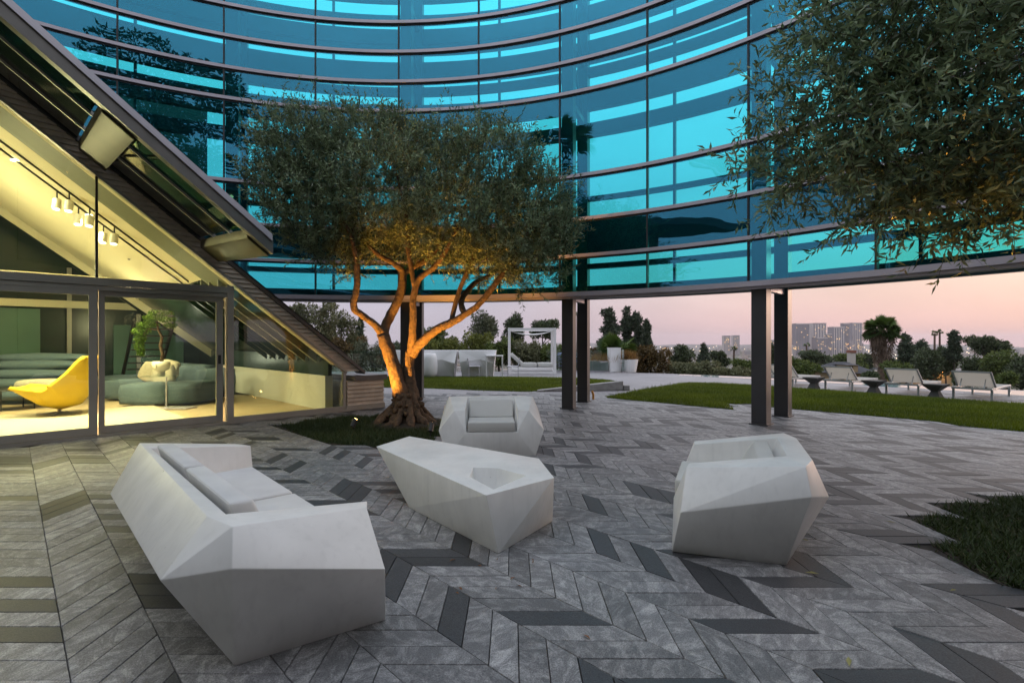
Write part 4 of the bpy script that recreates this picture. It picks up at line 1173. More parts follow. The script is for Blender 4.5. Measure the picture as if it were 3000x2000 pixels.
RL = [rl(2760, 130, 3.5, (.62, .7, .52)), rl(2560, 220, 3.7, (.42, .6, .42)), rl(2650, 420, 3.5, (.55, .7, .42)), rl(2850, 400, 3.3, (.6, .7, .55)), rl(2420, 470, 3.7, (.42, .5, .24)), rl(2560, 580, 3.6, (.48, .6, .22)), rl(2330, 510, 3.8, (.30, .35, .16)), rl(2800, 610, 3.4, (.6, .6, .22)), rl(3000, 250, 3.0, (.5, .6, .7)), rl(3050, 560, 3.2, (.5, .5, .3)), rl(2900, -60, 3.3, (.8, .8, .5)), rl(2480, 330, 3.8, (.30, .5, .32)), rl(2480, 60, 3.8, (.3, .4, .3))]
V, T, A_, B_ = twig_cloud(RL, 1600, 17, .33, .082, .0185, up=.2, shell_k=.3)
quads('crown', V, M['olive'], orr, T)
stems_mesh('shoots', A_, B_, .0028, M['bark'], orr)
# stray shoots that break the outline
SR = [rl(2250, 330, 3.8, (.10, .2, .22)), rl(2180, 505, 3.9, (.12, .2, .06)), rl(2300, 600, 3.7, (.2, .3, .10)), rl(2560, 680, 3.5, (.25, .3, .05)), rl(2850, 700, 3.3, (.3, .3, .06)), rl(2380, 150, 3.9, (.15, .2, .2))]
V, T, A_, B_ = twig_cloud(SR, 120, 17, .30, .080, .0175, up=.0, shell_k=.1)
quads('stray_leaves', V, M['olive'], orr, T); stems_mesh('stray_shoots', A_, B_, .0028, M['bark'], orr)

# uplights
def uplight(p, target, energy, label, spot=75):
    t = thing('garden_uplight', label, 'spotlight', p, group='warm garden uplights')
    d = (Vector(target) - p).normalized()
    h = p + Vector((0, 0, .12))
    MB().tube([p, h], .012, 6).build('spike', M['black'], t)
    MB().tube([h - d * .05, h + d * .07], .042, 14).build('lamp_head', M['black'], t)
    MB().tube([h + d * .0705, h + d * .073], .034, 14).build('lens', M['uplamp'], t)
    lamp('SPOT', 'uplight_light', h + d * .09, energy, (1.0, .42, .055), target, .03, spot, .6)
M['uplamp'] = emit('uplight_glow', (1.0, .55, .16), 40.0)
uplight(at(1036, 1262), tp_(1158, 985), 500, 'small black garden uplight on the ground left of the olive trunk', 74)
uplight(at(1262, 1278), tp_(1330, 900), 330, 'small garden uplight hidden in ground cover behind the armchair', 70)
uplight(Vector((4.35, 3.9, 0)), Vector((3.6, 3.5, 3)), 120, 'garden uplight in the zigzag bed under the near olive', 70)

# fallen leaves on the stone
for j in range(18):
    if j < 10: p = at(random.uniform(1300, 1600), random.uniform(1630, 1740))
    elif j < 13: p = at(random.uniform(1050, 2300), random.uniform(1350, 1900))
    else: p = at(random.uniform(2350, 2950), random.uniform(1400, 1950))
    a = random.uniform(0, 6.28); l_ = random.uniform(.012, .026) * (1.6 if j >= 13 else 1)
    dvx = Vector((math.cos(a), math.sin(a), 0)); sd = Vector((-dvx.y, dvx.x, 0))
    z = Vector((0, 0, .006))
    if j == 0:
        M['dry'] = plain('dry_leaf', (.28, .11, .03), .8, noise=.4, nscale=30); M['dry2'] = plain('pale_leaf', (.38, .36, .14), .8, noise=.3, nscale=30)
    o = MB().add([p + z - dvx * l_, p + z + sd * l_ * .28 + Vector((0, 0, .006)), p + z + dvx * l_, p + z - sd * l_ * .28 + Vector((0, 0, .003))], [(0, 1, 2, 3)]).build('fallen_leaf', M['dry'] if j < 13 else M['dry2'])
    tagit(o, 'tiny dry leaf lying loose on the courtyard paving', 'leaf', 'fallen leaves scattered on the paving')

# ================================================================== THINGS ON THE TERRACE
# low board-marked concrete wedge holding the lawn
w0, w1, w2 = at(1572, 1147), at(1826, 1143), at(1842, 1140)
wd = thing('concrete_wedge_wall', 'low rough concrete wall rising in a wedge beside the lawn', 'low wall', w0)
b = MB(); tk = Vector((.04, .30, 0))
b.hexa([w0, w1, w1 + tk, w0 + tk, w0 + Vector((0, 0, .03)), w1 + Vector((0, 0, .265)), w1 + tk + Vector((0, 0, .265)), w0 + tk + Vector((0, 0, .03))]).build('wall_body', M['concrete'], wd, bevel=.012, seg=1)
MB().box((w1 + Vector((.10, .1, .07))), (.17, .24, .14)).build('end_step', M['concrete'], wd, bevel=.012, seg=1)
p = at(1738, 1169)
yp = thing('orange_conduit', 'short bent orange conduit stub at the foot of the column', 'pipe', p)
MB().tube([p, p + Vector((0, 0, .12)), p + Vector((-.03, 0, .20))], .028, 8).build('pipe', plain('orange_plastic', (.62, .26, .03), .5), yp)

# faceted white bar
bar_ = thing('faceted_bar', 'long white faceted bar counter at the far side of the left lawn', 'bar counter', at(1340, 1104))
top = [at(1130, 1104).x, at(1232, 1104).x, at(1338, 1104).x, at(1345, 1104).x, at(1452, 1104).x]
BY = at(1340, 1104).y
def barmod(x0, x1, nm):
    v = []; 
    xm = (x0 + x1) / 2
    v = [(x0 + .12, BY, 0), (x1 - .10, BY, 0), (x1 - .05, BY - .32, .55), (x1 + .02, BY - .05, 1.05), (x0 - .02, BY - .05, 1.05), (x0 + .05, BY - .26, .60), (xm + .1, BY - .10, .70), (x0 + .12, BY + .6, 0), (x1 - .10, BY + .6, 0), (x1 + .02, BY + .6, 1.05), (x0 - .02, BY + .6, 1.05)]
    f = [(0, 1, 6), (0, 6, 5), (1, 2, 6), (2, 3, 6), (3, 4, 6), (4, 5, 6), (0, 5, 7), (5, 10, 7), (5, 4, 10), (1, 8, 2), (2, 8, 9), (2, 9, 3), (3, 9, 10, 4), (7, 10, 9, 8), (0, 7, 8, 1)]
    MB().add(v, f).build(nm, M['white_paint'], bar_, bevel=.006, seg=1)
barmod(top[0], top[1], 'counter_module'); barmod(top[1] + .01, top[2], 'counter_module'); barmod(top[3], top[4], 'counter_module')
p = at(1258, 1106)
o = MB().lathe(p, [(.22, 0), (.30, .18), (.32, .45), (.29, .75), (.245, .93), (.22, .94), (.2, .9)], 28).build('barrel_planter', M['white_paint'], None, smooth=True)
tagit(o, 'white barrel shaped pot standing before the bar', 'planter')

def frame_chair(px, py, face, label):
    p = at(px, py)
    t = thing('terrace_chair', label, 'chair', p, 0 if face > 0 else math.pi, 'white terrace chairs by the high table')
    MB().box((0, 0, .43), (.44, .42, .035)).build('seat', M['chairgrey'], t, local=True, bevel=.006, seg=1)
    for dx in (-.2, .2):
        for dy in (-.19, .19):
            MB().box((dx, dy, .2055), (.028, .028, .411)).build('leg', M['chairgrey'], t, local=True)
    for dy in (-.195, .195):
        MB().bar((-.2, dy, .42), (-.25, dy, .74), .03, .03).build('back_post', M['chairgrey'], t, local=True)
    for i in range(6):
        MB().bar((-.21 - .0, -.14 + i * .056, .47), (-.248, -.14 + i * .056, .71), .02, .02).build('slat', M['chairgrey'], t, local=True)
    MB().bar((-.25, -.21, .73), (-.25, .21, .73), .03, .04).build('top_rail', M['chairgrey'], t, local=True)
M['chairgrey'] = plain('chair_white', (.62, .60, .64), .5)
frame_chair(1390, 1105, 1, 'pale slatted chair facing the high table from the bar side')
frame_chair(1503, 1105, -1, 'pale slatted chair facing the high table, next to the daybed')
p = at(1449, 1105)
ht = thing('high_table', 'slim white square framed high table between the two chairs', 'table', p)
MB().box(p + Vector((0, 0, .84)), (.66, .6, .04)).build('table_top', M['white_paint'], ht)
for dx in (-.305, .305):
    for dy in (-.27, .27):
        MB().box(p + Vector((dx, dy, .41)), (.045, .045, .82)).build('leg', M['white_paint'], ht)
    MB().box(p + Vector((dx, 0, .025)), (.04, .5, .04)).build('foot_rail', M['white_paint'], ht)

# canopied daybed
dA = at(1492, 1096); dB = at(1623, 1094)
dbx = thing('canopy_daybed', 'white square framed daybed with hanging canopy and raised headrest', 'daybed', (dA + dB) / 2)
wd_ = dB.x - dA.x; dep = 1.5; HH = 1.98
for x in (dA.x, dB.x):
    for dy in (0, dep):
        MB().box((x, dA.y + dy, HH / 2), (.11, .11, HH)).build('post', M['white_paint'], dbx, bevel=.006, seg=1)
for dy in (0, dep):
    for z in (.06, HH - .055):
        MB().box(((dA.x + dB.x) / 2, dA.y + dy, z), (wd_ - .115, .10, .105)).build('rail', M['white_paint'], dbx)
for x in (dA.x, dB.x):
    for z in (.06, HH - .055):
        MB().box((x, dA.y + dep / 2, z), (.10, dep - .115, .105)).build('side_rail', M['white_paint'], dbx)
MB().box(((dA.x + dB.x) / 2, dA.y + .72, .20), (wd_ - .18, 1.2, .16)).build('base', M['white_paint'], dbx, bevel=.03)
for i, (t0, t1) in enumerate(((.26, .62), (.63, .97))):
    pillow('mattress', Vector((dA.x + wd_ * (t0 + t1) / 2, dA.y + .70, .375)), (wd_ * (t1 - t0), 1.15, .2), rotz(0), M['cushion_grey'], dbx, .3)
pillow('headrest', Vector((dA.x + wd_ * .19, dA.y + .70, .58)), (.85, 1.1, .17), roty(R(42)), M['cushion_grey'], dbx, .3)
# hanging cloth
cv = []; cf = []; nx, ny = 16, 6
for i in range(nx + 1):
    for k in range(ny + 1):
        u, w_ = i / nx, k / ny
        sag = .19 * (1 - (2 * u - 1) ** 2) * (.8 + .2 * math.sin(w_ * 7))
        cv.append((dA.x + .09 + (wd_ - .18) * u, dA.y + .12 + (dep - .24) * w_, HH - .13 - sag))
for i in range(nx):
    for k in range(ny):
        a = i * (ny + 1) + k; cf.append((a, a + 1, a + ny + 2, a + ny + 1))
MB().add(cv, cf).build('canopy_cloth', M['white_paint'], dbx, smooth=True)

# pillar, glass rail and planters at the terrace edge
p = at(1802, 1090)
o = thing('white_pillar', 'plain white square pillar at the terrace edge beside the glass rail', 'pillar', p)
MB().box(p + Vector((0, .24, .545)), (.50, .46, 1.09), rz=.12).build('shaft', M['white_paint'], o, bevel=.012, seg=1)
MB().box(p + Vector((0, .24, 1.10)), (.52, .48, .025), rz=.12).build('cap', M['white_paint'], o)
def rail(a, b, n, label, h=1.0):
    t = thing('glass_rail', label, 'glass railing', a, group='frameless glass railings of the terrace')
    for i in range(n):
        q0, q1 = lerp(a, b, i / n), lerp(a, b, (i + 1) / n - .006)
        MB().bar(q0 + Vector((0, 0, h / 2 + .03)), q1 + Vector((0, 0, h / 2 + .03)), .014, h).build('pane', M['rail_glass'], t)
    MB().bar(a + Vector((0, 0, .025)), b + Vector((0, 0, .025)), .05, .05).build('base_shoe', M['transom'], t)
rail(at(1600, 1088), at(1783, 1089.5), 4, 'low frameless glass railing between the daybed and the white pillar')
rail(at(1822, 1090), at(1828, 1091), 1, 'single narrow glass panel on the far side of the white pillar')
rail(at(880, 1104), at(1128, 1100), 5, 'frameless glass railing behind the olive trunk at the lawn end')
def pot_plant(px, py, r0, r1, h, label, Y=None):
    p = at(px, py)
    o = MB().lathe(p, [(r0, 0), (r1, h), (r1 - .03, h), (r1 - .05, h - .05)], 24).build('tapered_planter', M['white_paint'], None, smooth=False)
    return tagit(o, label, 'planter', 'white terrace planters'), p
pl1, pp1 = pot_plant(1840, 1089, .36, .46, .58, 'white tapered pot of orange grass right of the white pillar')
pl2, pp2 = pot_plant(1765, 1086, .75, .95, .50, 'wide white bowl planter behind the glass railing')
M['orange_grass'] = leafmat('orange_grass', (.16, .07, .015), (.34, .20, .06), .7, .3)
M['palm'] = leafmat('palm_green', (.025, .055, .008), (.11, .17, .03), .55, .25)
def tuft(name, c, n, ln, w, mat, label, cat, spread=.8, up=1.0, group=None, rad=.2):
    P = np.array(c) + np.column_stack([rng.normal(0, rad * .5, n), rng.normal(0, rad * .5, n), np.zeros(n)])
    D = rng.normal(size=(n, 3)) * spread + np.array([0, 0, up]); D[:, 2] = np.abs(D[:, 2])
    o = quads(name, leaf_quads(P, D, rng.uniform(.6, 1.1, n) * ln, w, .25), mat, None, rng.random(n))
    return tagit(o, label, cat, group)
tuft('ornamental_grass', pp1 + Vector((0, 0, .5)), 500, .55, .02, M['orange_grass'], 'orange dry ornamental grass filling the tapered white pot', 'plant', .5)
tuft('ornamental_grass', pp2 + Vector((.2, 0, .42)), 700, .5, .02, M['orange_grass'], 'orange dry grass spilling from the wide bowl planter', 'plant', .6, rad=.9)
def fan_leaf(c, d, r_, n=15):
    """one pleated fan: blades that spread from the end of a stalk"""
    d = Vector(d).normalized(); s_ = d.cross(Vector((0, 0, 1)));
    if s_.length < .1: s_ = Vector((1, 0, 0))
    s_.normalize(); out = []
    s_ = Matrix.Rotation(random.uniform(-1.2, 1.2), 3, d) @ s_
    for k in range(n):
        a = R(-105) + R(210) * k / (n - 1)
        e = d * math.cos(a) + s_ * math.sin(a)
        q = Vector(c); w_ = s_ * math.cos(a) - d * math.sin(a)
        ln = r_ * (1 - .25 * abs(a) / 1.8)
        out.append([q, q + e * ln * .55 + w_ * ln * .085, q + e * ln + Vector((0, 0, -ln * .16)), q + e * ln * .55 - w_ * ln * .085])
    return out
def palm(name, base, top_z, crown_r, nf, label, trunk_r=.2, skirt=True, group=None, fat=False):
    """fan palm: ringed trunk, skirt of dead fronds, head of fans"""
    t = thing(name, label, 'palm', base, group=group)
    head = Vector((base.x, base.y, top_z))
    hgt = (head - base).length
    pts = [base.lerp(head, k / 6) + Vector((random.uniform(-1, 1), random.uniform(-1, 1), 0)) * trunk_r * .15 * (k > 0) for k in range(7)]
    MB().tube(pts, [trunk_r * (1.35 - .45 * k / 6) for k in range(7)], 9, wob=.15).build('trunk', M['palm_bark'], t, smooth=True)
    V = []; T = []
    for k in range(nf):
        a = random.uniform(0, 6.28); el = math.asin(random.uniform(-.45, 1.0))
        d = Vector((math.cos(a) * math.cos(el), math.sin(a) * math.cos(el), math.sin(el)))
        stalk = crown_r * random.uniform(.40, .55)
        q = fan_leaf(head + d * stalk, d + Vector((0, 0, -.1)), crown_r * random.uniform(.45, .6))
        V += [[tuple(x) for x in w_] for w_ in q]; T += [random.random() * .6 + .3 * (el > .3)] * len(q)
        sd = d.cross(Vector((0, 0, 1))).normalized() * crown_r * .02
        V.append([tuple(head - sd), tuple(head + sd), tuple(head + d * stalk + sd), tuple(head + d * stalk - sd)]); T.append(.5)
    quads('crown', np.array(V), M['palm'], t, T)
    if skirt:
        V = []; T = []
        for k in range(int(nf * 2.2)):
            a = random.uniform(0, 6.28); z = random.uniform(.0, .75)
            r_ = trunk_r * (1.2 + 2.6 * (1 - z)) 
            c = head + Vector((math.cos(a) * r_ * .7, math.sin(a) * r_ * .7, -z * hgt * .55 - crown_r * .1))
            d = Vector((math.cos(a) * .35, math.sin(a) * .35, -1))
            q = fan_leaf(c, d, crown_r * random.uniform(.28, .42) * (1.15 - .6 * z), 7)
            V += [[tuple(x) for x in w_] for w_ in q]; T += [random.random()] * len(q)
        quads('dead_fronds', np.array(V), M['dead_frond'], t, T)
    return t
M['palm_bark'] = plain('palm_bark', (.13, .085, .06), .95, noise=.5, nscale=6)
M['dead_frond'] = leafmat('dead_frond', (.055, .035, .022), (.20, .14, .10), .9, .1)
pf = at(1812, 1085)
fp = thing('fan_palm_plant', 'young fan palm rising behind the white pillar', 'palm', pf)
V = []; T = []
for k in range(26):
    a = random.uniform(0, 6.28); el = random.uniform(.15, 1.4)
    d = Vector((math.cos(a) * math.cos(el), math.sin(a) * math.cos(el), math.sin(el))); h = pf + Vector((0, .9, .75))
    st = random.uniform(.45, .8)
    q = fan_leaf(h + d * st, d, random.uniform(.5, .75)); V += [[tuple(x) for x in w_] for w_ in q]; T += [random.random()] * len(q)
    sd = Vector((.012, 0, 0)); V.append([tuple(h - sd), tuple(h + sd), tuple(h + d * st + sd), tuple(h + d * st - sd)]); T.append(.6)
quads('crown', np.array(V), M['palm'], fp, T)
MB().tube([pf + Vector((0, .9, -.8)), pf + Vector((0, .9, .8))], .14, 8, wob=.3).build('trunk', M['palm_bark'], fp)

# sun loungers in a row, hourglass tables between
RDIR = Vector((.58, -.81, 0)).normalized(); LDIR = Vector((.81, .58, 0)).normalized()
def lounger_parts(t):
    ln, w = 1.9, .70
    for sx in (-w / 2, w / 2):
        MB().box((sx, .95, .27), (.045, ln, .05)).build('side_rail', M['lounge_frame'], t, local=True, bevel=.005, seg=1)
        for y in (.10, 1.80):
            MB().box((sx, y, .1225), (.045, .05, .245)).build('leg', M['lounge_frame'], t, local=True)
    for y in (.02, 1.88):
        MB().box((0, y, .27), (w - .05, .04, .045)).build('cross_bar', M['lounge_frame'], t, local=True)
    # raised back leaning towards the camera
    y0, z0, y1, z1 = .42, .30, .0, .66
    MB().hexa([(-w / 2 + .02, y0, z0), (w / 2 - .02, y0, z0), (w / 2 - .02, y0 + .02, z0 + .012), (-w / 2 + .02, y0 + .02, z0 + .012), (-w / 2 + .02, y1, z1), (w / 2 - .02, y1, z1), (w / 2 - .02, y1 + .02, z1 + .012), (-w / 2 + .02, y1 + .02, z1 + .012)]).build('back_sling', M['sling'], t, local=True)
    for sx in (-w / 2 + .0, w / 2 - .0):
        MB().bar((sx, y0 + .02, z0), (sx, y1 - .01, z1 + .01), .035, .035).build('back_rail', M['lounge_frame'], t, local=True)
    MB().bar((-w / 2 - .017, y1 - .01, z1 + .01), (w / 2 + .017, y1 - .01, z1 + .01), .035, .036).build('top_rail', M['lounge_frame'], t, local=True)
    for sx in (-.22, .22):
        MB().bar((sx, .05, .27), (sx, .19, .49), .018, .018).build('prop', M['lounge_frame'], t, local=True)
    MB().box((0, 1.24, .292), (w - .07, 1.22, .012)).build('seat_sling', M['sling'], t, local=True)
M['lounge_frame'] = plain('lounger_frame', (.40, .42, .42), .4, metal=.2)
M['sling'] = leafmat('lounger_sling', (.74, .72, .67), (.74, .72, .67), .8, .6)
lz = math.atan2(LDIR.y, LDIR.x) - math.pi / 2
for j, (px, py, lab) in enumerate(((2251, 1130, 'white sling sun lounger partly hidden behind the tall column'), (2414, 1140, 'white sling sun lounger second in the row, right of the tall column'), (2593, 1152, 'white sling sun lounger third in the row, under the fat palm'), (2790, 1167, 'white sling sun lounger last in the row, nearest the camera'))):
    p = at(px, py) + RDIR * .35
    t = thing('sun_lounger', lab, 'sun lounger', p, lz, 'sun loungers lined up by the pool')
    lounger_parts(t)
M['cast'] = plain('cast_stone_grey', (.10, .095, .09), .7, noise=.3, nscale=8)
for j, (px, py, lab) in enumerate(((2384, 1138, 'grey hourglass side table left of the second lounger'), (2560, 1150, 'grey hourglass side table between second and third loungers'), (2741, 1164, 'grey hourglass side table between third and last loungers'))):
    p = at(px, py)
    t = thing('hourglass_table', lab, 'side table', p, group='hourglass side tables between the loungers')
    MB().box(p + Vector((0, 0, .08)), (.26, .26, .16), rz=.5, taper=.55).build('base', M['cast'], t)
    MB().box(p + Vector((0, 0, .235)), (.145, .145, .146), rz=.5, taper=2.9).build('bowl_top', M['cast'], t)
    MB().box(p + Vector((0, 0, .325)), (.43, .43, .03), rz=.5).build('table_top', M['cast'], t)

# ================================================================== TREES, HOUSES AND CITY BEYOND
GREENS = {}
def green(name, dark, light):
    GREENS[name] = leafmat('foliage_' + name, dark, light, .7, .2)
green('dark', (.030, .046, .020), (.12, .15, .065))
green('pine', (.028, .048, .030), (.11, .14, .078))
green('mid', (.045, .075, .018), (.18, .22, .05))
green('yellow', (.06, .08, .012), (.24, .25, .045))
green('grey', (.05, .065, .035), (.20, .21, .12))
green('red', (.05, .035, .012), (.19, .12, .036))
green('pale', (.07, .08, .04), (.26, .26, .13))
def crown_points(lobes, n):
    vol = np.array([l[1][0] * l[1][2] for l in lobes])
    pick = rng.choice(len(lobes), n, p=vol / vol.sum())
    C = np.array([l[0] for l in lobes])[pick]; RD = np.array([l[1] for l in lobes])[pick]
    dr = unit(rng.normal(size=(n, 3)))
    return C + dr * (rng.uniform(.25, 1, (n, 1)) ** .5) * RD, dr
def bg_tree(name, px, top_y, bot_y, wpx, Y, mat, label, kind='round', n=1500, leaf=None, group=None, cat='tree', trunk=True):
    """a tree standing on the slope; its lobes follow the outline of its kind"""
    u = Y / FPX
    top = HC - (top_y - 1000) * u; bot = HC - (bot_y - 1000) * u; x = (px - 1500) * u
    g = hill_z(math.hypot(x, Y)); w = wpx * u / 2; h = top - bot
    base = Vector((x, Y, min(g, bot) - .3))
    t = thing(name, label, cat, base, group=group)
    lob = []
    if kind == 'round':
        for k in range(9):
            a = random.uniform(0, 6.28); r_ = random.uniform(.2, .75)
            zz = random.uniform(.22, .86); wz = math.sqrt(max(.1, 1 - (2 * zz - 1) ** 2))
            lob.append(((x + math.cos(a) * r_ * w * wz, Y + math.sin(a) * r_ * w * .7, bot + zz * h), (w * .42, w * .42, h * .20)))
        lob.append(((x, Y, bot + h * .5), (w * .7, w * .6, h * .42)))
    elif kind == 'cone':
        for k in range(10):
            zz = k / 9; ww = w * (1 - .82 * zz)
            lob.append(((x + random.uniform(-.3, .3) * ww, Y + random.uniform(-.3, .3) * ww, bot + h * (.08 + .85 * zz)), (ww * .85, ww * .8, h * .09)))
    elif kind == 'pine':
        for k in range(12):
            zz = random.uniform(.05, .93); ww = w * (1.05 - .62 * zz)
            lob.append(((x + random.uniform(-.6, .6) * ww, Y + random.uniform(-.5, .5) * ww, bot + h * zz), (ww * random.uniform(.35, .6), ww * .5, h * random.uniform(.05, .11))))
        lob.append(((x, Y, bot + h * .5), (w * .4, w * .4, h * .45)))
    elif kind == 'flat':
        for k in range(11):
            a = random.uniform(0, 6.28); r_ = random.uniform(.1, .8)
            lob.append(((x + math.cos(a) * r_ * w, Y + math.sin(a) * r_ * w * .8, bot + h * random.uniform(.55, .85)), (w * .34, w * .34, h * .16)))
    elif kind == 'wispy':
        for k in range(40):
            zz = random.uniform(.05, .97); ww = w * math.sqrt(max(.15, 1 - (1.5 * zz - .75) ** 2))
            lob.append(((x + random.uniform(-.95, .95) * ww, Y + random.uniform(-.5, .5) * w, bot + h * zz), (w * random.uniform(.08, .2), w * .2, h * random.uniform(.03, .075))))
        lob.append(((x, Y, bot + h * .48), (w * .85, w * .5, h * .5)))
    elif kind == 'hedge':
        for k in range(14):
            lob.append(((x + random.uniform(-.85, .85) * w, Y + random.uniform(-.4, .4), bot + h * random.uniform(.15, .82)), (w * .26, .5 + w * .1, h * random.uniform(.14, .24))))
        lob.append(((x, Y, bot + h * .35), (w * .9, .6 + w * .2, h * .4)))
    P, dr = crown_points(lob, n)
    lf = leaf or max(.05, Y * .0052)
    V = leaf_quads(P, dr * .5 + rng.normal(size=P.shape) * .8 + np.array([0, 0, .3]), rng.uniform(.7, 1.4, n) * lf, rng.uniform(.35, .7, n) * lf, .2)
    clump = .5 + .5 * np.sin(P[:, 0] * 9 / max(w, .3) + P[:, 2] * 7 / max(h, .3))
    quads('crown', V, mat, t, np.clip(rng.beta(2, 2.6, n) * .75 + clump * .25, 0, 1))
    if trunk:
        r0 = max(.05, w * .07)
        topz = bot + h * (.8 if kind != 'flat' else .6)
        MB().tube([base, (x + w * .04, Y, base.z + (topz - base.z) * .5), (x - w * .03, Y, topz)], [r0 * 1.3, r0, r0 * .3], 7, wob=.15).build('trunk', M['bark2'], t, smooth=True)
        for k in range(4):
            a = random.uniform(0, 6.28); z0 = bot + h * random.uniform(.15, .5)
            MB().tube([(x, Y, z0), (x + math.cos(a) * w * .55, Y + math.sin(a) * w * .5, z0 + h * .25)], [r0 * .5, r0 * .12], 5).build('limb', M['bark2'], t, smooth=True)
    return t
G_ = GREENS
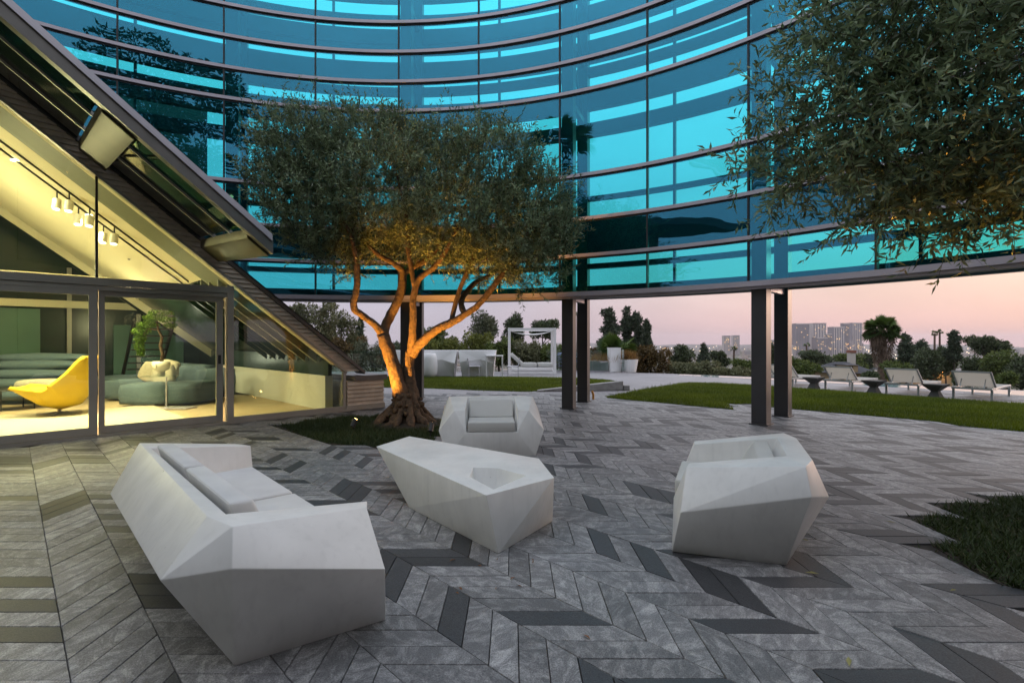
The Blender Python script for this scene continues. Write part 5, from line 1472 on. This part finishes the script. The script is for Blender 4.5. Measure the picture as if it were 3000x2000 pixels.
TREES = [
    # name, px, top, bottom, width, distance, colour, label, kind, leaves
    ('feathery_tree', 905, 885, 1075, 190, 27, 'pale', 'loose feathery grey green tree left of the olive, past the pavilion end', 'wispy', 8500),
    ('feathery_tree', 1000, 905, 1070, 110, 29, 'pale', 'thin airy tree close beside the olive trunk on its left', 'wispy', 3600),
    ('cypress', 1056, 925, 1060, 52, 40, 'pine', 'slim dark cypress left of the olive trunk', 'cone', 1800),
    ('red_shrub', 1010, 985, 1080, 110, 25.5, 'red', 'reddish shrub at the terrace edge behind the olive trunk', 'hedge', 2200),
    ('shrub', 925, 1010, 1100, 140, 24.6, 'mid', 'green shrub by the glass railing behind the pavilion end', 'hedge', 2600),
    ('shrub', 1090, 1000, 1090, 110, 25, 'grey', 'grey green shrub behind the twin trunks', 'hedge', 2200),
    ('shrub', 1180, 985, 1080, 110, 26, 'dark', 'dark shrub directly behind the tall column by the olive', 'hedge', 2200),
    ('tall_shrub', 1265, 960, 1060, 90, 26, 'mid', 'tall loose shrub rising over the near end of the bar', 'wispy', 2600),
    ('hedge_shrub', 1300, 985, 1050, 130, 25, 'yellow', 'yellow green shrub above the bar counter', 'hedge', 3000),
    ('hedge_shrub', 1395, 968, 1055, 120, 26, 'yellow', 'bright yellow green shrub above the bar end', 'hedge', 3000),
    ('hedge_shrub', 1460, 985, 1070, 110, 25.5, 'mid', 'green shrub between the bar and the daybed', 'hedge', 2600),
    ('broad_tree', 1415, 912, 1020, 120, 62, 'grey', 'broad grey green tree above the bar', 'round', 2200),
    ('broad_tree', 1508, 915, 1020, 70, 66, 'dark', 'dark round tree left above the daybed canopy', 'round', 1700),
    ('broad_tree', 1590, 935, 1030, 100, 64, 'dark', 'dark spreading tree seen through the daybed frame', 'flat', 2200),
    ('willowy_shrub', 1555, 985, 1075, 110, 25.5, 'pale', 'pale willowy shrub right behind the daybed', 'hedge', 3200),
    ('willowy_shrub', 1620, 1005, 1080, 80, 25, 'mid', 'green shrub at the right post of the daybed', 'hedge', 2200),
    ('tall_pine', 1788, 893, 1030, 86, 82, 'pine', 'widest of the tall dark pines behind the fan palm', 'pine', 3200),
    ('tall_pine', 1836, 896, 1030, 62, 84, 'pine', 'tall dark pine in the middle of the cluster behind the fan palm', 'pine', 2600),
    ('tall_pine', 1868, 908, 1035, 44, 83, 'pine', 'narrow dark pine in the cluster, right of its middle', 'pine', 1900),
    ('tall_pine', 1894, 932, 1035, 38, 81, 'pine', 'shortest dark pine at the right edge of the cluster', 'pine', 1500),
    ('russet_hedge', 1905, 1005, 1105, 130, 25.5, 'red', 'dense russet hedge right of the white pots', 'hedge', 4600),
    ('shrub', 1765, 1005, 1080, 70, 26, 'red', 'russet shrub behind the glass railing near the pillar', 'hedge', 1600),
    ('grassy_shrub', 2035, 1055, 1105, 190, 26, 'pale', 'low feathery olive coloured shrub at the pool corner', 'hedge', 4200),
    ('grassy_shrub', 2150, 1075, 1110, 130, 24.5, 'pale', 'low pale shrub along the pool just left of the tall column', 'hedge', 2400),
    ('round_tree', 2005, 1014, 1075, 90, 88, 'dark', 'dark round tree below the hazy low city blocks', 'round', 1900),
    ('cedar', 2061, 1008, 1070, 44, 105, 'pine', 'small layered cedar against the hazy city', 'cone', 1300),
    ('round_tree', 2108, 1025, 1075, 56, 95, 'dark', 'small dark tree between cedar and thin palm', 'round', 1400),
    ('round_tree', 2180, 1055, 1095, 80, 70, 'mid', 'green treetop left of the tall column, low', 'round', 1400),
    ('round_tree', 2253, 998, 1085, 60, 92, 'dark', 'dark reddish tree framed between the two tall columns', 'round', 1800),
    ('round_tree', 2345, 1048, 1112, 110, 34, 'mid', 'bright green bush beyond the pool beside the tall column', 'round', 3000),
    ('round_tree', 2390, 1026, 1085, 110, 120, 'dark', 'wide domed tree below the skyscrapers', 'round', 1700),
    ('round_tree', 2490, 1037, 1085, 100, 125, 'mid', 'green treetop left of the slate roofed house', 'round', 1600),
    ('round_tree', 2540, 1040, 1090, 50, 130, 'dark', 'dark treetop against the slate roof chimney', 'round', 1000),
    ('round_bush', 2550, 1090, 1118, 60, 40, 'dark', 'dark bush below the slate roofed house', 'round', 1200),
    ('round_bush', 2630, 1062, 1125, 90, 46, 'mid', 'green bush right of the fat palm trunk', 'round', 2200),
    ('conifer', 2655, 980, 1100, 92, 78, 'pine', 'bushy dark conifer right of the fat palm', 'pine', 3400),
    ('conifer', 2700, 1000, 1075, 40, 92, 'pine', 'small conifer crown between fat palm and twin palms', 'round', 1200),
    ('broad_tree', 2725, 1018, 1120, 96, 74, 'dark', 'dark broad tree in front of the lit house', 'round', 2600),
    ('broad_tree', 2770, 1020, 1100, 70, 80, 'dark', 'black green tree right of the lit house windows', 'round', 2000),
    ('tall_pine', 2795, 970, 1060, 56, 76, 'pine', 'tall ragged pine on two slim bare trunks', 'pine', 2400),
    ('umbrella_pine', 2885, 980, 1085, 116, 70, 'dark', 'wide flat topped umbrella pine at the right', 'flat', 3400),
    ('broad_tree', 2850, 1035, 1130, 80, 64, 'dark', 'dark tree under the umbrella pine', 'round', 2400),
    ('broad_tree', 2935, 1030, 1140, 120, 60, 'mid', 'green broad tree right of the umbrella pine', 'round', 3400),
    ('broad_tree', 2990, 1045, 1150, 110, 55, 'dark', 'dark tree mass at the right picture edge', 'round', 3000),
    ('broad_tree', 3060, 1020, 1150, 120, 62, 'dark', 'dark tree half cut by the right picture edge', 'round', 1800),
    ('round_bush', 2940, 1092, 1140, 70, 34, 'mid', 'green bush just beyond the pool at the right', 'round', 1900),
    ('round_bush', 2830, 1095, 1135, 80, 40, 'dark', 'dark bush beyond the last lounger', 'round', 1700),
]
for (nm, px, ty, by, w, Y, g, lab, kd, n) in TREES:
    bg_tree(nm, px, ty, by, w, Y, G_[g], lab, kd, int(n * 1.3))
# plumbago with blue flowers
t = bg_tree('plumbago_bush', 1670, 1028, 1080, 100, 24.3, G_['mid'], 'plumbago bush with pale blue flowers behind the column pair', 'hedge', 1800)
u = 24.0 / FPX
nf = 420
P = np.column_stack([(rng.uniform(1622, 1718, nf) - 1500) * u, 24.0 + rng.uniform(-.5, .1, nf), HC - (rng.uniform(1032, 1072, nf) - 1000) * u])
quads('flowers', leaf_quads(P, rng.normal(size=P.shape), .07, .07, 0), leafmat('blue_flower', (.22, .24, .55), (.42, .46, .80), .7, .2), t, rng.random(nf))
# palms
def palm_at(px, top_y, Y, crown_px, lab, nf=22, tr=.18, skirt=False, gz=None):
    u = Y / FPX; x = (px - 1500) * u
    base = Vector((x, Y, (hill_z(math.hypot(x, Y)) if gz is None else gz) - .3))
    return palm('fan_palm', base, HC - (top_y - 1000) * u, crown_px * u / 2 * 1.05, nf, lab, tr, skirt, 'fan palms on the slope')
palm_at(2585, 968, 50, 104, 'stout fan palm with a thick skirt of dead fronds beyond the loungers', 60, .34, True)
palm_at(1691, 920, 190, 17, 'single thin tall palm seen between the column pair', 16, .35)
palm_at(2150, 1022, 130, 22, 'small thin palm left of the tall column against the city', 16, .25)
palm_at(2363, 1010, 150, 19, 'thin palm standing against the skyscrapers', 16, .25)
palm_at(2738, 977, 160, 22, 'lower of the twin thin palms against the pink sky', 16, .3)
palm_at(2753, 972, 160, 20, 'taller of the twin thin palms against the pink sky', 16, .3)
palm_at(2949, 1007, 120, 22, 'thin palm at the right above the dark trees', 16, .25)

# houses down the slope
M['slate'] = plain('slate_roof', (.055, .055, .065), .8, noise=.3, nscale=.8)
M['house_wall'] = plain('house_wall', (.40, .29, .17), .85, noise=.15, nscale=.6)
M['house_pale'] = plain('house_pale', (.50, .45, .40), .85)
M['house_brick'] = plain('chimney_brick', (.24, .10, .07), .9)
M['pane_dark'] = plain('dark_pane', (.02, .025, .03), .1)
M['win_lit'] = emit('lit_window', (1.0, .62, .22), 2.2)
def hip(b, x0, x1, y0, y1, z0, z1, inset):
    ym = (y0 + y1) / 2
    b.add([(x0, y0, z0), (x1, y0, z0), (x1, y1, z0), (x0, y1, z0), (x0 + inset, ym, z1), (x1 - inset, ym, z1)], [(0, 1, 5, 4), (1, 2, 5), (2, 3, 4, 5), (3, 0, 4), (3, 2, 1, 0)])
    return b
def box2(name, x0, x1, y0, y1, z0, z1, mat, parent):
    return MB().box(((x0 + x1) / 2, (y0 + y1) / 2, (z0 + z1) / 2), (x1 - x0, y1 - y0, z1 - z0)).build(name, mat, parent)
HY = 88.0; hu = HY / FPX
hx = lambda px: (px - 1500) * hu
hz = lambda py: HC - (py - 1000) * hu
h1 = thing('slate_roof_house', 'slate roofed house with dormer and brick chimney left of the fat palm', 'house', (hx(2500), HY, hz(1130)))
box2('wall', hx(2455), hx(2560), HY, HY + 8, hz(1140), hz(1092), M['house_wall'], h1)
rf = hip(MB(), hx(2438), hx(2575), HY - .8, HY + 9, hz(1093), hz(1062), 3.0).build('roof', M['slate'], h1)
box2('chimney', hx(2537), hx(2553), HY + 4, HY + 5, hz(1080), hz(1030), M['house_pale'], rf)
box2('chimney_top', hx(2536), hx(2554), HY + 3.9, HY + 5.1, hz(1035), hz(1027), M['house_brick'], rf)
dm = box2('dormer', hx(2478), hx(2510), HY - .3, HY + 3, hz(1092), hz(1069), M['house_wall'], h1)
box2('dormer_window', hx(2485), hx(2495), HY - .36, HY - .31, hz(1085), hz(1072), M['pane_dark'], dm)
hip(MB(), hx(2474), hx(2514), HY - .6, HY + 3.4, hz(1069), hz(1065), .3).build('dormer_roof', M['slate'], h1)
for a in (2462, 2480, 2545):
    w_ = box2('window', hx(a), hx(a + 10), HY - .06, HY - .01, hz(1112), hz(1097), M['pane_dark'], h1)
HY = 84.0; hu = HY / FPX
h2 = thing('lit_garden_house', 'low tan house with warm wall lamps behind the dark trees', 'house', (hx(2720), HY, hz(1130)))
box2('wall', hx(2672), hx(2790), HY, HY + 8, hz(1145), hz(1088), M['house_wall'], h2)
hip(MB(), hx(2660), hx(2800), HY - .8, HY + 9, hz(1088), hz(1066), 2.5).build('roof', M['slate'], h2)
for a in (2683, 2738, 2765):
    box2('window', hx(a), hx(a + 13), HY - .06, HY - .01, hz(1100), hz(1089.5), M['pane_dark'], h2)
for a in (2676, 2700, 2758):
    MB().lathe((hx(a), HY - .15, hz(1094)), [(.05, 0), (.12, .1), (.12, .3), (.04, .4)], 8).build('wall_lamp', M['win_lit'], h2)
    lamp('POINT', 'house_lamp', (hx(a), HY - .6, hz(1093)), 60, (1.0, .55, .18), size=.2)

# city towers on the plain
M['tower_a'] = plain('tower_mauve', (.07, .065, .085), .5, noise=.1, nscale=.01)
M['tower_b'] = plain('tower_pale', (.46, .40, .38), .6, noise=.1, nscale=.01)
M['tower_c'] = plain('tower_glass', (.07, .09, .12), .25, noise=.2, nscale=.01)
CD = 3600.0; cu = CD / FPX
TOW = [(2332, 2371, 947, 'a', 'dark slab skyscraper leftmost of the skyline cluster'), (2381, 2421, 946, 'b', 'skyscraper with bright crown second in the skyline cluster'), (2441, 2475, 957, 'c', 'glass tower with stepped top in the middle of the skyline'), (2471, 2489, 946, 'a', 'slim dark tower right behind the glass tower'), (2496, 2526, 945, 'c', 'skyscraper rightmost of the cluster, touching the fat palm'), (2393, 2425, 988, 'a', 'dark mid rise block before the bright crowned skyscraper'), (2419, 2437, 977, 'a', 'dark stepped mid rise left of the glass tower'), (2408, 2439, 997, 'b', 'pale low office block at the foot of the skyline'), (2476, 2497, 996, 'b', 'pale mid rise block right of the glass tower'), (2510, 2530, 1005, 'b', 'pale block at the foot of the rightmost skyscraper'), (2259, 2277, 995, 'a', 'grey block seen between the two tall columns'), (2121, 2140, 983, 'b', 'left one of two pale apartment towers in the haze'), (2148, 2167, 982, 'b', 'right one of two pale apartment towers in the haze'), (2119, 2166, 1015, 'b', 'long pale office slab below the two apartment towers'), (1941, 1961, 1014, 'b', 'pale block at the edge of the russet hedge'), (2322, 2340, 1010, 'b', 'pale low block left of the skyline foot')]
for j, (x0, x1, ty, m_, lab) in enumerate(TOW):
    Y = CD + 60 * (j % 5); u = Y / FPX
    X0, X1, Zt = (x0 - 1500) * u, (x1 - 1500) * u, HC - (ty - 1000) * u
    dp = (X1 - X0) * .8
    t = thing('city_tower', lab, 'skyscraper' if ty < 990 else 'office block', ((X0 + X1) / 2, Y, -100), group='buildings of the distant skyline')
    box2('tower_body', X0, X1, Y, Y + dp, -102, Zt, M['tower_' + m_], t)
    box2('crown_band', X0 + .6, X1 - .6, Y - .8, Y + dp + .6, Zt - 7, Zt - .5, M['tower_b' if m_ != 'b' else 'tower_a'], t)
    lw = MB()
    for k in range(9):
        xk = random.uniform(X0 + 2, X1 - 2); zk = random.uniform(-60, Zt - 12)
        lw.box((xk, Y - 1.45, zk), (random.uniform(3, 7), .2, 2.2))
    lw.build('lit_windows', M['win_lit'], t)
    nfin = 5
    for k in range(nfin):
        xk = X0 + (X1 - X0) * (k + .5) / nfin
        MB().box((xk, Y - .7, (Zt - 110) / 2), ((X1 - X0) / nfin * .35, 1.2, Zt + 90)).build('facade_fin', M['tower_c' if m_ != 'c' else 'tower_b'], t)
# low city and street trees, too many and too far to count
b = MB(); pl_m = [plain('city_pale', (.42, .38, .36), .8), plain('city_grey', (.20, .19, .20), .8), plain('city_warm', (.34, .26, .21), .8)]
for k in range(1500):
    Y = random.uniform(1300, 8500); a = random.uniform(-.15, 1.05); x = a * Y
    w = random.uniform(12, 45); h = random.uniform(5, 16) * (1 + 1.6 * (random.random() < .08))
    b.box((x, Y, -100 + h / 2), (w, random.uniform(12, 30), h), mi=random.randrange(3))
o = b.build('low_city', pl_m); tagit(o, 'pale low rise city spreading over the hazy plain', 'city', kind='stuff')
n = 26000
Yr = np.exp(rng.uniform(np.log(140), np.log(6000), n)); ar = rng.uniform(-.75, 1.15, n)
zb = np.array([hill_z(y * math.hypot(1, a)) for y, a in zip(Yr, ar)])
sz = np.minimum(2.4 + Yr * .0022, 12)
P = np.column_stack([ar * Yr, Yr, zb + rng.uniform(0, 1, n) * np.minimum(7, 3 + Yr * .004)])
V = leaf_quads(P, rng.normal(size=P.shape) + np.array([0, 0, .3]), sz, sz * .8, .3)
o = quads('far_woods', V, G_['dark'], None, rng.random(n)); tagit(o, 'far dark treetops massed over the slopes and the plain', 'woods', kind='stuff')
# street lights of the far city
b = MB()
for k in range(150):
    Y = random.uniform(1800, 9000); x = random.uniform(.1, 1.0) * Y; r_ = Y * .0005
    b.box((x, Y, -92 + random.uniform(0, 14)), (r_ * 2, r_ * 2, r_ * 2))
o = b.build('city_lights', emit('city_light', (1.0, .75, .5), 3.0)); tagit(o, 'tiny warm street lights sprinkled over the hazy city', 'lights', kind='stuff')
# distant ridge
b = MB(); v = []; f = []; n = 80
for k in range(n + 1):
    a = R(-60) + R(125) * k / n
    for r_, z in ((9300, -101), (9800, -100 + 55 + 22 * math.sin(k * .35) + 14 * math.sin(k * .9)), (10400, -101)):
        v.append((r_ * math.sin(a), r_ * math.cos(a), z))
for k in range(n):
    for q in (0, 1):
        f.append((3 * k + q, 3 * k + 3 + q, 3 * k + 4 + q, 3 * k + 1 + q))
o = b.add(v, f).build('hills', plain('far_hills', (.06, .065, .05), .95), smooth=True); tagit(o, kind='structure')

# ================================================================== BEHIND THE CAMERA (seen mirrored in the glass)
M['house_dark'] = plain('main_house_wall', (.05, .052, .055), .6, noise=.2, nscale=1)
M['pane_lit'] = emit('lit_pane', (.9, .85, .6), .45)
mh = thing('main_house', 'dark main house behind the viewpoint, mirrored in the lower glass', 'house', (0, -6, 0))
box2('wall', -16, 16, -12, -5.5, 0, 8.2, M['house_dark'], mh)
box2('roof', -17, 17, -13, -3.2, 8.22, 8.6, M['dark_metal'], mh)  # deep overhang added to darken furniture faces turned to the camera
for z0, z1 in ((.3, 3.2), (4.6, 7.4)):
    for k in range(9):
        x = -14 + k * 3.4
        box2('window', x, x + 2.5, -5.49, -5.45, z0, z1, M['pane_lit'] if (k, z0) in ((1, 4.6), (2, 4.6), (1, .3)) else M['pane_dark'], mh)
for x in (-13, -11, -9, -6.5, -3, 1, 3.5, 7.0, 10.5):
    MB().box((x, -4.2, 8.18), (.5, .25, .06)).build('eave_light', M['win_lit'], mh)
def rear_tree(name, x, y, ztop, zbot, w, mat, label, kind, n):
    g0 = globals()
    t = thing(name, label, 'tree', (x, y, -.7)); lob = []
    h = ztop - zbot
    for k in range(14):
        a = random.uniform(0, 6.28); r_ = random.uniform(.2, .9)
        lob.append(((x + math.cos(a) * r_ * w, y + math.sin(a) * r_ * w, zbot + h * random.uniform(.1, .9)), (w * .4, w * .4, h * (.10 if kind == 'pine' else .2))))
    P, dr = crown_points(lob, n)
    quads('crown', leaf_quads(P, dr + rng.normal(size=P.shape), .32, .14, .2), mat, t, rng.random(n))
    MB().tube([(x, y, -.7), (x + .3, y, zbot), (x - .2, y, zbot + h * .7)], [.45, .32, .1], 9, wob=.15).build('trunk', M['bark2'], t, smooth=True)
    for k in range(9):
        a = random.uniform(0, 6.28); z0 = random.uniform(zbot - .2 * h, zbot + h * .5)
        MB().tube([(x, y, z0), (x + math.cos(a) * w * .5, y + math.sin(a) * w * .5, z0 + h * .18), (x + math.cos(a) * w, y + math.sin(a) * w, z0 + h * .3)], [.16, .09, .03], 6).build('limb', M['bark2'], t, smooth=True)
rear_tree('stone_pine', 2.5, -17, 21, 10, 5.0, G_['pine'], 'big spreading pine behind the viewpoint, mirrored in the upper left panes', 'pine', 9000)
rear_tree('round_tree', -6.5, -22, 19, 8, 4.0, G_['dark'], 'round dark tree behind the viewpoint, mirrored over the olive', 'round', 6000)
rear_tree('round_tree', -13.5, -19, 13, 4, 4.0, G_['dark'], 'lower dark tree behind the viewpoint beside the palm', 'round', 5000)
rear_tree('round_tree', 12, -18, 12, 4, 5.0, G_['dark'], 'wide dark tree behind the viewpoint on the bed side', 'round', 5000)
palm('fan_palm', Vector((-19, -15, -.7)), 18.5, 2.4, 36, 'tall palm behind the viewpoint, mirrored beside the middle columns', .3, True, 'fan palms on the slope')

# ================================================================== AIR
hz_m = bpy.data.materials.new('haze_air'); hz_m.use_nodes = True
t_ = hz_m.node_tree; t_.nodes.clear()
ov = t_.nodes.new('ShaderNodeOutputMaterial'); pvn = t_.nodes.new('ShaderNodeVolumePrincipled')
pvn.inputs['Color'].default_value = (.93, .86, .92, 1); pvn.inputs['Density'].default_value = .000065; pvn.inputs['Anisotropy'].default_value = .2
t_.links.new(pvn.outputs[0], ov.inputs['Volume'])
hzb = MB().box((0, 0, 25), (24000, 24000, 262)).build('haze', hz_m); tagit(hzb, 'thin evening haze over the plain', 'haze', kind='stuff')
